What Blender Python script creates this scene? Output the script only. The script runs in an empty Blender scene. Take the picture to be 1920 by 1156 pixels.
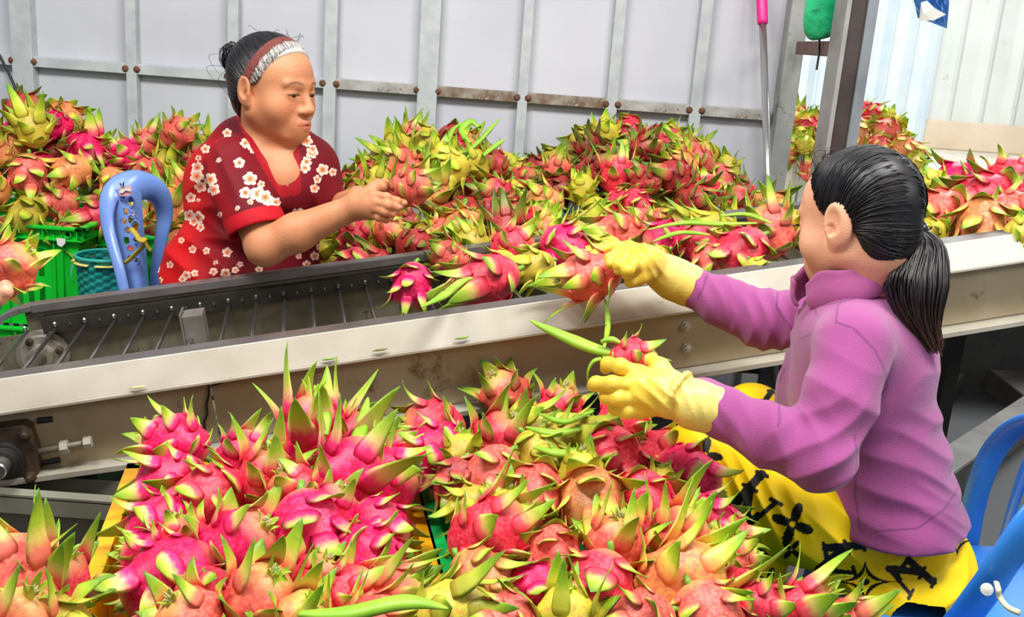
import bpy, bmesh, math, random
import numpy as np
from mathutils import Vector, Matrix, Quaternion
random.seed(7)
C = bpy.context.scene.collection
SC = bpy.context.scene

# ---------------------------------------------------------------- camera, world, lights, exposure
FPX, HZ, ROLL, CAMH, SCL = 1850.0, 480.0, math.radians(4.2), 1.255, 1.15
_p = math.atan(HZ / FPX)
FW = np.array([0, math.cos(_p), -math.sin(_p)])
_u = np.array([0, math.sin(_p), math.cos(_p)])
_r = np.array([1.0, 0, 0])
RT = _r * math.cos(ROLL) + _u * math.sin(ROLL)
UP = -_r * math.sin(ROLL) + _u * math.cos(ROLL)
CO = np.array([0, 0, CAMH])
def ray(x, y): return FW * FPX + RT * (x - 960) - UP * (y - 578)
def P(x, y, Y):
    d = ray(x, y); return CO + d * (Y * SCL / d[1])
def PZ(x, y, z):
    d = ray(x, y); return CO + d * ((z - CAMH) / d[2])
def pr(q):
    v = np.asarray(q, float) - CO; t = v @ FW
    return 960 + FPX * (v @ RT) / t, 578 - FPX * (v @ UP) / t, t

cam = bpy.data.cameras.new('camera'); cam.sensor_width = 36; cam.lens = 36 * FPX / 1920
cam.clip_end = 200
co = bpy.data.objects.new('camera', cam); C.objects.link(co)
co.matrix_world = Matrix(((RT[0], UP[0], -FW[0], 0), (RT[1], UP[1], -FW[1], 0), (RT[2], UP[2], -FW[2], CAMH), (0, 0, 0, 1)))
SC.camera = co
w = bpy.data.worlds.new('world'); SC.world = w; w.use_nodes = True
wb = w.node_tree.nodes['Background']; wb.inputs[0].default_value = (0.93, 0.96, 1.0, 1); wb.inputs[1].default_value = 0.33
def area(name, loc, target, size, power, col=(1, 1, 1)):
    l = bpy.data.lights.new(name, 'AREA'); l.shape = 'RECTANGLE'; l.size, l.size_y = size; l.energy = power; l.color = col
    o = bpy.data.objects.new(name, l); C.objects.link(o); o.location = loc
    o.rotation_euler = (Vector(target) - Vector(loc)).to_track_quat('-Z', 'Y').to_euler()
area('hall_lamp', (-1.3, 0.9, 3.3), (-0.4, 2.2, 0.6), (1.6, .35), 78, (1, .985, .96))
area('hall_lamp_far', (0.9, 1.2, 3.3), (0.2, 2.2, 0.6), (1.6, .35), 74, (1, .985, .96))
area('hall_lamp_side', (2.9, .1, 2.5), (1.3, 2.0, .8), (1.2, .5), 26, (1, .985, .95))  # added fill to brighten the conveyor's right end, not a lamp of the hall
area('yard_daylight', (4.0, 8.0, 5.2), (3.6, 9.5, 0.4), (5, 4), 480, (.95, .98, 1))
area('yard_daylight_door', (1.9, 5.6, 3.6), (2.0, 6.2, 0.4), (1.5,1.5), 30, (.95, .98, 1))
SC.view_settings.view_transform = 'Standard'; SC.view_settings.look = 'None'
SC.view_settings.gamma = 1; SC.view_settings.use_curve_mapping = False
SC.view_settings.exposure = 0.35

# ---------------------------------------------------------------- helpers
def srgb(r, g, b):
    return tuple(((c / 255) / 12.92 if c / 255 < .04045 else ((c / 255 + .055) / 1.055) ** 2.4) for c in (r, g, b)) + (1,)
ORG = {}
def obj(name, V, F, mats, parent=None, origin=None, smooth=False, label=None, attrs=None, col=None, bevel=0, mi=None):
    """link one mesh; V in world coordinates"""
    V = np.asarray(V, float).reshape(-1, 3)
    if parent is not None: org = ORG[parent.name]
    elif origin is not None: org = np.asarray(origin, float)
    else:
        lo, hi = V.min(0), V.max(0); org = np.array([(lo[0] + hi[0]) / 2, (lo[1] + hi[1]) / 2, lo[2]])
    me = bpy.data.meshes.new(name)
    me.from_pydata((V - org).tolist(), [], F if isinstance(F, list) else F.tolist())
    for m in (mats if isinstance(mats, (list, tuple)) else [mats]): me.materials.append(m)
    if mi is not None: me.polygons.foreach_set('material_index', mi)
    if smooth: me.polygons.foreach_set('use_smooth', [True] * len(me.polygons))
    if attrs:
        for k, a in attrs.items():
            at = me.attributes.new(k, 'FLOAT', 'POINT'); at.data.foreach_set('value', np.asarray(a, np.float32))
    if col is not None:
        at = me.color_attributes.new('Col', 'FLOAT_COLOR', 'POINT')
        c4 = np.ones((len(V), 4), np.float32); c4[:, :3] = col; at.data.foreach_set('color', c4.ravel())
    me.update()
    o = bpy.data.objects.new(name, me); C.objects.link(o)
    ORG[o.name] = org
    if parent is not None: o.parent = parent
    else: o.location = org
    if label: o['label'] = label
    if bevel:
        b = o.modifiers.new('Bevel', 'BEVEL'); b.width = bevel; b.segments = 2; b.limit_method = 'ANGLE'; b.angle_limit = .7
    return o
def thing(name, label, cat, loc, group=None):
    o = bpy.data.objects.new(name, None); C.objects.link(o); o.location = loc; o.empty_display_size = .05
    ORG[o.name] = np.asarray(loc, float); return tag(o, label, cat, group)
def tag(o, label, cat, group=None):
    o['label'] = label; o['category'] = cat
    if group: o['group'] = group
    return o
def struct(o): o['kind'] = 'structure'; return o

class MB:
    def __init__(s): s.v = []; s.f = []; s.m = []; s.k = 0
    def add(s, V, F):
        n = len(s.v); s.v += [tuple(map(float, q)) for q in V]; s.f += [tuple(i + n for i in f) for f in F]; s.m += [s.k] * len(F)
    def hexa(s, p):   # 8 pts: bottom 4 ccw, top 4
        s.add(p, [(3, 2, 1, 0), (4, 5, 6, 7), (0, 1, 5, 4), (1, 2, 6, 5), (2, 3, 7, 6), (3, 0, 4, 7)])
    def box(s, c, a, b, d):  # centre and three half-axis vectors
        c, a, b, d = map(lambda q: np.asarray(q, float), (c, a, b, d))
        s.hexa([c - a - b - d, c + a - b - d, c + a + b - d, c - a + b - d, c - a - b + d, c + a - b + d, c + a + b + d, c - a + b + d])
    def abox(s, x0, x1, y0, y1, z0, z1):
        s.hexa([(x0, y0, z0), (x1, y0, z0), (x1, y1, z0), (x0, y1, z0), (x0, y0, z1), (x1, y0, z1), (x1, y1, z1), (x0, y1, z1)])
    def bar(s, a, b, w, h, up=(0, 0, 1)):  # bar from a to b, section w x h
        a, b = np.asarray(a, float), np.asarray(b, float); d = b - a; L = np.linalg.norm(d); d /= L
        x = np.cross(d, up); x /= np.linalg.norm(x); y = np.cross(x, d)
        s.box((a + b) / 2, d * L / 2, x * w / 2, y * h / 2)
    def tube(s, pts, r, n=10, caps=True, flat=None, up=None):
        pts = [np.asarray(q, float) for q in pts]; N = len(pts)
        r = [r] * N if np.isscalar(r) else r
        t0 = pts[1] - pts[0]; ref = np.asarray(up if up is not None else ((0, 0, 1) if abs(t0[2]) < .9 * np.linalg.norm(t0) else (1, 0, 0)), float)
        V = []
        for i in range(N):
            t = pts[min(i + 1, N - 1)] - pts[max(i - 1, 0)]; t /= np.linalg.norm(t) + 1e-12
            x = np.cross(t, ref); x /= np.linalg.norm(x) + 1e-12; y = np.cross(x, t)
            if up is None: ref = y
            fl = 1 if flat is None else flat
            for k in range(n):
                a = 2 * math.pi * k / n
                V.append(pts[i] + x * math.cos(a) * r[i] + y * math.sin(a) * r[i] * fl)
        F = [(i * n + k, i * n + (k + 1) % n, (i + 1) * n + (k + 1) % n, (i + 1) * n + k) for i in range(N - 1) for k in range(n)]
        if caps: F += [tuple(range(n - 1, -1, -1)), tuple(range((N - 1) * n, N * n))]
        s.add(V, F)
    def lathe(s, c, axis, prof, n=24):  # prof: list of (radius, height along axis)
        c = np.asarray(c, float); ax = np.asarray(axis, float); ax /= np.linalg.norm(ax)
        x = np.cross(ax, (0, 0, 1) if abs(ax[2]) < .9 else (1, 0, 0)); x /= np.linalg.norm(x); y = np.cross(ax, x)
        V = [c + ax * h + (x * math.cos(2 * math.pi * k / n) + y * math.sin(2 * math.pi * k / n)) * r for r, h in prof for k in range(n)]
        m = len(prof)
        F = [(i * n + k, i * n + (k + 1) % n, (i + 1) * n + (k + 1) % n, (i + 1) * n + k) for i in range(m - 1) for k in range(n)]
        F += [tuple(range(n - 1, -1, -1)), tuple(range((m - 1) * n, m * n))]
        s.add(V, F)
    def build(s, name, mat, parent=None, **kw):
        return obj(name, s.v, s.f, mat, parent, **kw, mi=s.m if isinstance(mat, (list, tuple)) else None)

# ---- materials
def new_mat(name):
    m = bpy.data.materials.new(name); m.use_nodes = True; nt = m.node_tree
    return m, nt, nt.nodes['Principled BSDF']
def mat(name, c, rough=.5, metal=0, spec=.5, c2=None, scale=12, detail=4, c3=None, s3=3, t3=.62, bump=0, bscale=60, stretch=None, trans=0, coat=0):
    m, nt, b = new_mat(name); N = nt.nodes; L = nt.links
    b.inputs['Roughness'].default_value = rough; b.inputs['Metallic'].default_value = metal
    b.inputs['Specular IOR Level'].default_value = spec; b.inputs['Base Color'].default_value = c
    if trans: b.inputs['Transmission Weight'].default_value = trans
    if coat: b.inputs['Coat Weight'].default_value = coat; b.inputs['Coat Roughness'].default_value = .15
    if c2 or c3 or bump:
        tc = N.new('ShaderNodeTexCoord'); mp = N.new('ShaderNodeMapping'); L.new(tc.outputs['Object'], mp.inputs[0])
        if stretch: mp.inputs['Scale'].default_value = stretch
    cur = None
    if c2:
        n = N.new('ShaderNodeTexNoise'); n.inputs['Scale'].default_value = scale; n.inputs['Detail'].default_value = detail; L.new(mp.outputs[0], n.inputs[0])
        r = N.new('ShaderNodeValToRGB'); r.color_ramp.elements[0].position = .35; r.color_ramp.elements[1].position = .65
        r.color_ramp.elements[0].color = c; r.color_ramp.elements[1].color = c2
        L.new(n.outputs[0], r.inputs[0]); cur = r.outputs[0]
    if c3:
        n = N.new('ShaderNodeTexNoise'); n.inputs['Scale'].default_value = s3; n.inputs['Detail'].default_value = 8; n.inputs['Roughness'].default_value = .7; L.new(mp.outputs[0], n.inputs[0])
        r = N.new('ShaderNodeValToRGB'); r.color_ramp.elements[0].position = t3; r.color_ramp.elements[1].position = t3 + .06
        L.new(n.outputs[0], r.inputs[0])
        x = N.new('ShaderNodeMix'); x.data_type = 'RGBA'; L.new(r.outputs[0], x.inputs[0])
        if cur: L.new(cur, x.inputs[6])
        else: x.inputs[6].default_value = c
        x.inputs[7].default_value = c3; cur = x.outputs[2]
    if cur: L.new(cur, b.inputs['Base Color'])
    if bump:
        n = N.new('ShaderNodeTexNoise'); n.inputs['Scale'].default_value = bscale; n.inputs['Detail'].default_value = 3; L.new(mp.outputs[0], n.inputs[0])
        bp = N.new('ShaderNodeBump'); bp.inputs['Strength'].default_value = bump; bp.inputs['Distance'].default_value = .01
        L.new(n.outputs[0], bp.inputs['Height']); L.new(bp.outputs[0], b.inputs['Normal'])
    return m
def colmat(name, rough=.6, spec=.4, bump=0, bscale=300, sheen=0, sss=0):
    m, nt, b = new_mat(name); N = nt.nodes; L = nt.links
    a = N.new('ShaderNodeAttribute'); a.attribute_name = 'Col'; L.new(a.outputs['Color'], b.inputs['Base Color'])
    b.inputs['Roughness'].default_value = rough; b.inputs['Specular IOR Level'].default_value = spec
    if sheen: b.inputs['Sheen Weight'].default_value = sheen
    if sss: b.inputs['Subsurface Weight'].default_value = sss; b.inputs['Subsurface Scale'].default_value = .01; b.inputs['Subsurface Radius'].default_value = (1, .4, .2)
    if bump:
        tc = N.new('ShaderNodeTexCoord'); n = N.new('ShaderNodeTexNoise'); n.inputs['Scale'].default_value = bscale; n.inputs['Detail'].default_value = 3; L.new(tc.outputs['Object'], n.inputs[0])
        bp = N.new('ShaderNodeBump'); bp.inputs['Strength'].default_value = bump; bp.inputs['Distance'].default_value = .004
        L.new(n.outputs[0], bp.inputs['Height']); L.new(bp.outputs[0], b.inputs['Normal'])
    return m

M = {}
M['wallpanel'] = mat('painted_panel', srgb(184, 185, 193), .6, c2=srgb(196, 197, 203), scale=2.2, c3=srgb(182, 183, 190), s3=5, t3=.68)
M['trim'] = mat('worn_grey_paint', srgb(168, 174, 176), .55, c2=srgb(186, 190, 190), scale=18, c3=srgb(96, 92, 90), s3=28, t3=.66)
M['rust'] = mat('rusty_rail', srgb(150, 142, 128), .7, c2=srgb(108, 84, 62), scale=26, detail=8, c3=srgb(178, 178, 172), s3=40, t3=.6)
M['rustdark'] = mat('rusted_weld', srgb(120, 78, 50), .8, c2=srgb(88, 58, 44), scale=60)
M['halfrust'] = mat('flaking_rail', srgb(176, 176, 172), .6, c2=srgb(150, 146, 138), scale=22, c3=srgb(112, 92, 74), s3=34, t3=.58)
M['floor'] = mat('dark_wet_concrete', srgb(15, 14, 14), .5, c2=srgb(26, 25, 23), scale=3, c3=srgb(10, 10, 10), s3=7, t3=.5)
M['steel'] = mat('rail_steel', srgb(156, 140, 108), .5, .1, c2=srgb(178, 166, 138), scale=4, c3=srgb(124, 102, 68), s3=6, t3=.6, stretch=(1, 1, 1))
M['lip'] = mat('rail_lip_steel', srgb(176, 169, 152), .4, .2, c2=srgb(196, 190, 176), scale=6, c3=srgb(140, 130, 122), s3=12, t3=.66)
M['steeldark'] = mat('dark_rail_top', srgb(92, 88, 86), .4, .5, c2=srgb(112, 108, 104), scale=14)
M['olive'] = mat('stained_inner_web', srgb(128, 122, 104), .5, .3, c2=srgb(98, 92, 76), scale=7, c3=srgb(60, 56, 48), s3=6, t3=.58)
M['chrome'] = mat('bare_rod_steel', srgb(150, 150, 148), .25, .9)
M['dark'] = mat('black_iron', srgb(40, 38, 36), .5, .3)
M['grease'] = mat('greasy_cast_iron', srgb(92, 74, 56), .5, .4, c2=srgb(52, 44, 36), scale=30, c3=srgb(136, 112, 84), s3=25, t3=.62)
M['shaft'] = mat('bright_shaft', srgb(200, 198, 194), .22, .9)
M['white'] = mat('white_plastic', srgb(228, 226, 220), .4)
M['pvc'] = mat('dirty_white_pipe', srgb(222, 218, 206), .45, c2=srgb(176, 170, 152), scale=20)
M['green'] = mat('green_crate_plastic', srgb(16, 190, 44), .35, c2=srgb(20, 204, 52), scale=5, spec=.4)
M['green2'] = mat('bluish_green_crate_plastic', srgb(20, 176, 84), .35, spec=.4)
M['yellow'] = mat('yellow_crate_plastic', srgb(240, 176, 8), .45, c2=srgb(232, 160, 10), scale=8, c3=srgb(176, 110, 14), s3=22, t3=.7)
M['blue'] = mat('pale_blue_chair_plastic', srgb(112, 146, 216), .3, c2=srgb(120, 152, 220), scale=6, spec=.5)
M['blue2'] = mat('bright_blue_chair_plastic', srgb(40, 120, 220), .3, c2=srgb(62, 138, 226), scale=6, spec=.5)
M['teal'] = None
M['pink'] = mat('pink_grip', srgb(238, 40, 140), .4)
M['kerb'] = mat('sandy_kerb', srgb(206, 186, 160), .8, c2=srgb(220, 202, 178), scale=1.5, c3=srgb(190, 168, 140), s3=4, t3=.62)
M['paving'] = mat('pale_paving', srgb(224, 216, 200), .7, c2=srgb(234, 228, 214), scale=2, c3=srgb(206, 196, 178), s3=5, t3=.64)
M['corr'] = mat('corrugated_sheet', srgb(206, 210, 204), .45, c2=srgb(214, 218, 212), scale=2, c3=srgb(188, 192, 184), s3=3, t3=.64)
M['corr2'] = mat('bluish_corrugated_sheet', srgb(212, 220, 222), .4, c2=srgb(196, 212, 222), scale=2)
M['rustypost'] = mat('rusty_grey_post', srgb(150, 150, 150), .5, c2=srgb(124, 120, 116), scale=8, c3=srgb(110, 78, 58), s3=5, t3=.6)
M['postdark'] = mat('dark_brown_post', srgb(62, 50, 46), .5, c2=srgb(46, 38, 36), scale=10)
M['brown'] = mat('brown_tube', srgb(110, 76, 66), .6, c2=srgb(90, 60, 52), scale=14)
M['blackrubber'] = mat('black_cable', srgb(24, 24, 26), .5)
# ================================================================ the setting
WY = 3.3
def wx(px, y=120): return P(px, y, WY)[0]
wyw = WY * SCL
zt = 2.6
mb = MB(); mb.abox(wx(-400), wx(1486), wyw + .01, wyw + .03, 0, zt); struct(mb.build('wall_back', M['wallpanel']))
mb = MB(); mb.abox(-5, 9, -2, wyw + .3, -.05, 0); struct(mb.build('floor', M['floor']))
tn = 0
poles = [(-170, 14), (49, 38), (251, 19), (441, 19), (622, 23), (806, 36), (986, 18), (1155, 20), (1314, 21)]
pw = 1 / FPX * wyw
for i, (px, wd) in enumerate(poles):
    tn += 1; mb = MB(); x = wx(px, 100); hw = wd * pw / 2
    mb.abox(x - hw, x + hw, wyw - (.035 if wd > 30 else .03), wyw + .008, 0, zt)
    struct(mb.build('trim_%d' % tn, M['trim'], bevel=.002))
    mb = MB()
    for s in (-1, 1):
        q = P(px, 100, WY); zz = CAMH - .163
        mb.lathe((x + s * (hw + .002), wyw - .032, zz), (0, 1, 0), [(.006, -.006), (.013, 0), (.012, .006)], 7)
    tn += 1; struct(mb.build('trim_%d' % tn, M['rustdark']))
pe = poles + [(1478, 30)]
for i in range(len(pe) - 1):
    a = wx(pe[i][0], 100) + pe[i][1] * pw / 2; b = wx(pe[i + 1][0], 130) - pe[i + 1][1] * pw / 2 + (.0 if i < 8 else -.02)
    zz = CAMH - .163; mb = MB(); mb.abox(a, b, wyw - .028, wyw + .006, zz - .019, zz + .019)
    tn += 1; struct(mb.build('trim_%d' % tn, M['rust'] if i in (5, 6) else (M['halfrust'] if i in (4, 7, 8) else M['trim']), bevel=.002))
# gate post at the end of the grey wall
mb = MB(); a = P(1478, 100, WY); tn += 1
mb.abox(a[0] - .028, a[0] + .038, wyw - .07, wyw + .03, 0, zt); struct(mb.build('trim_%d' % tn, mat('mottled_gate_post', srgb(160, 162, 158), .6, c2=srgb(140, 142, 138), scale=9, c3=srgb(104, 100, 96), s3=14, t3=.6), bevel=.003))
# roof post in the doorway (I-beam)
base = P(1590, 120, 2.6)
mb = MB(); X, Y = base[0], base[1]
mb.abox(X - .047, X - .034, Y - .05, Y + .05, 0, 3); mb.k = 1; mb.abox(X - .034, X + .014, Y - .042, Y + .03, 0, 3)
mb.k = 2; mb.abox(X + .014, X + .044, Y - .05, Y + .05, 0, 3)
mb.v = [tuple(np.array((X, Y, 0)) + np.array([[math.cos(.06), -math.sin(.06), 0], [math.sin(.06), math.cos(.06), 0], [0, 0, 1]]) @ (np.array(q) - (X, Y, 0))) for q in mb.v]
struct(mb.build('pillar', [M['rustypost'], M['postdark'], mat('grey_blue_post_face', srgb(132, 138, 142), .45, .2, c2=srgb(110, 116, 122), scale=7)]))
a, b = P(1500, 90, 3.2), P(1562, 92, 2.66); mb = MB(); mb.bar(a, b, .03, .045); tn += 1; struct(mb.build('trim_%d' % tn, M['brown'], bevel=.003))
# raised yard outside
pz = .40
yk = PZ(1850, 286, pz)[1]
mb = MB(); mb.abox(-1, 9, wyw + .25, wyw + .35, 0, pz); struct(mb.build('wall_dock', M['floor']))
mb = MB(); mb.abox(-1, 9, wyw + .35, yk + 3, pz - .2, pz)
m, nt, bb = new_mat('yard_paving'); N, L = nt.nodes, nt.links
tc = N.new('ShaderNodeTexCoord'); br = N.new('ShaderNodeTexBrick'); br.inputs['Scale'].default_value = .9; br.inputs['Mortar Size'].default_value = .008
br.inputs['Color1'].default_value = srgb(226, 218, 202); br.inputs['Color2'].default_value = srgb(216, 206, 188); br.inputs['Mortar'].default_value = srgb(168, 156, 138)
L.new(tc.outputs['Object'], br.inputs[0]); L.new(br.outputs[0], bb.inputs['Base Color']); bb.inputs['Roughness'].default_value = .7
struct(mb.build('ground', m))
kt = P(1800, 228, yk / SCL)[2]
mb = MB(); mb.abox(-1, 9, yk, yk + .3, pz, kt); struct(mb.build('wall_low', M['kerb'], bevel=.02))
def corrugated(name, x0, x1, Y, z0, z1, mt, pitch, dep, tilt=0):
    V, F = [], []; n = int((x1 - x0) / pitch * 8)
    for i in range(n + 1):
        ph = (i % 8) / 8; h = dep * (0 if ph < .55 else math.sin((ph - .55) / .45 * math.pi))
        x = x0 + (x1 - x0) * i / n
        V += [(x, Y - h + tilt * (x - x0), z0), (x, Y - h + tilt * (x - x0), z1)]
    F = [(2 * i, 2 * i + 2, 2 * i + 3, 2 * i + 1) for i in range(n)]
    o = obj(name, V, F, mt); md = o.modifiers.new('s', 'SOLIDIFY'); md.thickness = .01; return struct(o)
xs = P(1742, 120, (yk + .1) / SCL)[0]
corrugated('wall_yard', xs, 9.5, yk + .1, kt - .01, 4.5, M['corr'], .42, .07)
corrugated('wall_side', -1, xs + .05, yk - .02, pz, 4.5, M['corr2'], .30, .09)
mb = MB(); mb.tube([(xs, yk - .03, kt), (xs, yk - .03, 4)], .055, 12); struct(mb.build('trim_%d' % (tn + 1), M['corr2']))
# black cable on the wall
mb = MB(); mb.tube([P(*q) for q in ((-30, 60, 3.22), (0, 105, 3.22), (14, 132, 3.22), (27, 160, 3.22), (32, 185, 3.2), (30, 230, 3.2))], .005, 8)
tag(mb.build('cable', M['blackrubber'], smooth=True), 'black cable hanging down the grey wall at its left end above the fruit heap', 'cable')

# ================================================================ leaning pole, bags
pt, pb = P(1424, -40, 3.24), P(1439, 350, 3.08); pd = (pb - pt) / np.linalg.norm(pb - pt)
foot = pt + pd * ((pt[2] - .0) / -pd[2]); foot = np.array([foot[0], min(foot[1], 3.3 * SCL - .06), .0])
t = thing('mop_pole', 'steel pole with bright pink grip leaning against the grey wall beside the gate post', 'pole', foot)
j = P(1430, 45, 3.22)
mb = MB(); mb.tube([foot, foot * .5 + j * .5, j], .0135, 12); mb.tube([foot * .45 + j * .55, foot * .4 + j * .6], .016, 12); mb.build('pole', M['shaft'], t, smooth=True)
mb = MB(); jt = j + (pt - pb) * .55; mb.tube([j, j + (jt - j) * .03, jt], [.018, .0195, .022], 14); mb.build('grip', M['pink'], t, smooth=True)

def crumple(c, rx, ry, rz, seed, n=28, m=18, drop=1.0, amp=.12):
    rr = np.random.RandomState(seed); ks = rr.randn(10, 3) * 3; ph = rr.rand(10) * 6
    V, F = [], []
    for i in range(m + 1):
        th = math.pi * i / m
        for k in range(n):
            a = 2 * math.pi * k / n; d = np.array([math.sin(th) * math.cos(a), math.sin(th) * math.sin(a), math.cos(th)])
            s = 1 + amp * sum(math.sin(ks[j] @ d + ph[j]) for j in range(10)) / 3
            wz = 1 if d[2] < 0 else 1
            prof = 1 - .35 * max(0, d[2])
            V.append(np.asarray(c) + d * s * np.array([rx * prof, ry * prof, rz]))
    F = [(i * n + k, (i + 1) * n + k, (i + 1) * n + (k + 1) % n, i * n + (k + 1) % n) for i in range(m) for k in range(n)]
    return V, F
V, F = crumple(P(1548, 0, 2.72), .064, .045, .112, 3, amp=.11)
m_bag = mat('green_plastic_bag', srgb(20, 160, 104), .25, c2=srgb(44, 190, 128), scale=14, c3=srgb(14, 104, 66), s3=22, t3=.56, bump=.6, bscale=30, coat=.5)
gb = tag(obj('plastic_bag', V, F, m_bag, smooth=True), 'knotted green plastic bag hanging from the post at the doorway', 'bag')
mb = MB(); q = P(1537, 60, 2.75); mb.tube([P(1540, 45, 2.75), q, P(1536, 100, 2.75), P(1531, 131, 2.75)], .0035, 6); mb.build('hanging_string', M['blackrubber'], gb)
mb = MB(); mb.tube([P(1547, -20, 2.72), P(1549, -200, 2.72)], .01, 8); mb.build('bag_knot', m_bag, gb)
# blue foil sheet hanging outside
Yb = 6.2; V, F = [], []
cs = [(1700, -60), (1785, -60), (1774, 53), (1722, 33)]; nx, ny = 16, 14
rr = random.Random(5)
for j in range(ny + 1):
    for i in range(nx + 1):
        u, v = i / nx, j / ny; q = (1 - u) * (1 - v) * np.array(cs[0]) + u * (1 - v) * np.array(cs[1]) + u * v * np.array(cs[2]) + (1 - u) * v * np.array(cs[3])
        V.append(P(q[0], q[1], Yb + .03 * math.sin(u * 9 + v * 4) + rr.uniform(-.008, .008)))
F = [(j * (nx + 1) + i, j * (nx + 1) + i + 1, (j + 1) * (nx + 1) + i + 1, (j + 1) * (nx + 1) + i) for j in range(ny) for i in range(nx)]
m_foil = mat('blue_speckled_foil', srgb(30, 84, 150), .3, c2=srgb(44, 104, 170), scale=20, c3=srgb(176, 206, 232), s3=60, t3=.62, bump=.5)
fo = obj('foil_sheet', V, F, m_foil); fo.modifiers.new('s', 'SOLIDIFY').thickness = .006
tag(fo, 'blue speckled foil sheet with a folded white corner hanging before the corrugated wall', 'foil')
V = [P(*q) for q in ((1728, 5, 6.1), (1738, 2, 6.08), (1752, 16, 6.08), (1773, 27, 6.1), (1750, 38, 6.08), (1724, 38, 6.1), (1731, 24, 6.06))]
o = obj('folded_corner', V, [(0, 1, 6), (1, 2, 6), (2, 3, 4), (2, 4, 6), (6, 4, 5), (0, 6, 5)], M['white'], fo, label='white folded corner'); o.modifiers.new('s', 'SOLIDIFY').thickness = .006

# ================================================================ conveyor
A3, B3 = P(80, 698, 1.5), P(1920, 435, 1.9)
CL = np.linalg.norm(B3 - A3); dv = (B3 - A3) / CL
cv = np.array([-dv[1], dv[0], 0]); cv /= np.linalg.norm(cv); nv = np.cross(dv, cv)
CW = .49 * SCL
def K(s, c, n): return A3 + dv * s + cv * c + nv * n
def PC(x, y, c):
    d = ray(x, y); o = A3 + cv * c; t = ((o - CO) @ cv) / (d @ cv); q = CO + d * t - A3
    return q @ dv, q @ nv
S0, S1 = -.32, CL + .55
conv = thing('conveyor', 'long inclined steel conveyor with bare cross rods running between the two women', 'conveyor', np.array([*K(1.1, .28, 0)[:2], 0]))
def kbox(mb, s0, s1, c0, c1, n0, n1):
    mb.hexa([K(s0, c0, n0), K(s1, c0, n0), K(s1, c1, n0), K(s0, c1, n0), K(s0, c0, n1), K(s1, c0, n1), K(s1, c1, n1), K(s0, c1, n1)])
mb = MB(); g = .0
for (s0, s1) in ((S0, PC(392, 720, 0)[0] - .002), (PC(392, 720, 0)[0] + .002, S1)):
    kbox(mb, s0, s1, .014, .020, -.196, -.006); 
mb.build('side_beam', M['steel'], conv, bevel=.001)
mb = MB()
mb.hexa([K(S0, -.030, -.054), K(S1, -.030, -.054), K(S1, -.026, -.054), K(S0, -.026, -.054), K(S0, -.002, 0), K(S1, -.002, 0), K(S1, .003, 0), K(S0, .003, 0)])
kbox(mb, S0, S1, -.034, .014, -.060, -.054)
mb.build('top_lip', M['lip'], conv, bevel=.001, label='pale steel lip along the front rail')
mb = MB(); kbox(mb, S0, S1, .000, .044, -.006, .001); kbox(mb, S0, S1, .040, .044, -.05, .0); mb.build('rail_cap', M['steeldark'], conv, bevel=.0015)
mb = MB()
kbox(mb, S0 + .5, S1, -.026, .05, -.210, -.198)
# bottom flange rises a little at the tail end
mb.hexa([K(S0, -.026, -.196), K(S0 + .5, -.026, -.21), K(S0 + .5, .05, -.21), K(S0, .05, -.196), K(S0, -.026, -.184), K(S0 + .5, -.026, -.198), K(S0 + .5, .05, -.198), K(S0, .05, -.184)])
mb.build('bottom_flange', M['lip'], conv, bevel=.001)
# far side
sf0 = PC(67, 567, CW + .045)[0]
mb = MB(); kbox(mb, sf0, S1, CW, CW + .045, -.006, 0)
kbox(mb, sf0, S1, CW - .004, CW, -.018, .002)
# curved tail end of far rail
arc = []
for i in range(9):
    a = i / 8 * 1.25; arc.append((sf0 - .17 * math.sin(a), -.17 * (1 - math.cos(a)) * 1.0))
for i in range(8):
    (s0, n0), (s1, n1) = arc[i], arc[i + 1]
    mb.hexa([K(s1, CW - .004, n1 - .014), K(s0, CW - .004, n0 - .014), K(s0, CW + .045, n0 - .014), K(s1, CW + .045, n1 - .014), K(s1, CW - .004, n1), K(s0, CW - .004, n0), K(s0, CW + .045, n0), K(s1, CW + .045, n1)])
mb.build('far_rail_cap', mat('grey_rail_cap', srgb(128, 124, 124), .35, .5, c2=srgb(104, 100, 98), scale=10), conv, bevel=.0015)
mb = MB(); kbox(mb, sf0 - .02, S1, CW + .012, CW + .018, -.21, -.006); kbox(mb, sf0 - .15, sf0, CW + .012, CW + .018, -.21, -.07)
mb.build('far_beam', M['olive'], conv)
mb = MB(); kbox(mb, S0, S1, .03, CW, -.222, -.212); mb.build('bottom_pan', M['olive'], conv)
mb = MB(); kbox(mb, sf0 + .02, S1, CW - .02, CW + .012, -.068, -.030); mb.build('chain_guide', mat('greasy_chain_guide', srgb(66, 62, 58), .4, .4, c2=srgb(48, 45, 42), scale=12), conv)
# rods
fr = []
s = PC(62, 601, CW)[0]
mbx = None
rs0 = PC(20, 640, .25)[0]
i = 0; s = rs0 - .12
pin = MB()
while s < S1 - .1:
    top = s > sf0 - .01
    n = -.058 if top else -.058 - .17 * (1 - math.cos(min(1.2, (sf0 - s) / .17)))
    mb = MB(); mb.tube([K(s, .045, n - .004), K(s, CW - .01, n)], .0046, 8); rod = mb.build('cross_rod', M['chrome'], conv, smooth=True)
    pin = MB(); pin.lathe(K(s, CW - .022, n + .006), nv, [(.005, 0), (.0048, .008), (.002, .011)], 8)
    pin.build('chain_pin', M['chrome'], rod); pin = MB(); pin.lathe(K(s + .033, CW - .022, n + .006), nv, [(.003, 0), (.002, .006)], 8); pin.build('chain_pin', M['chrome'], rod)
    s += .0667; i += 1
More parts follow.
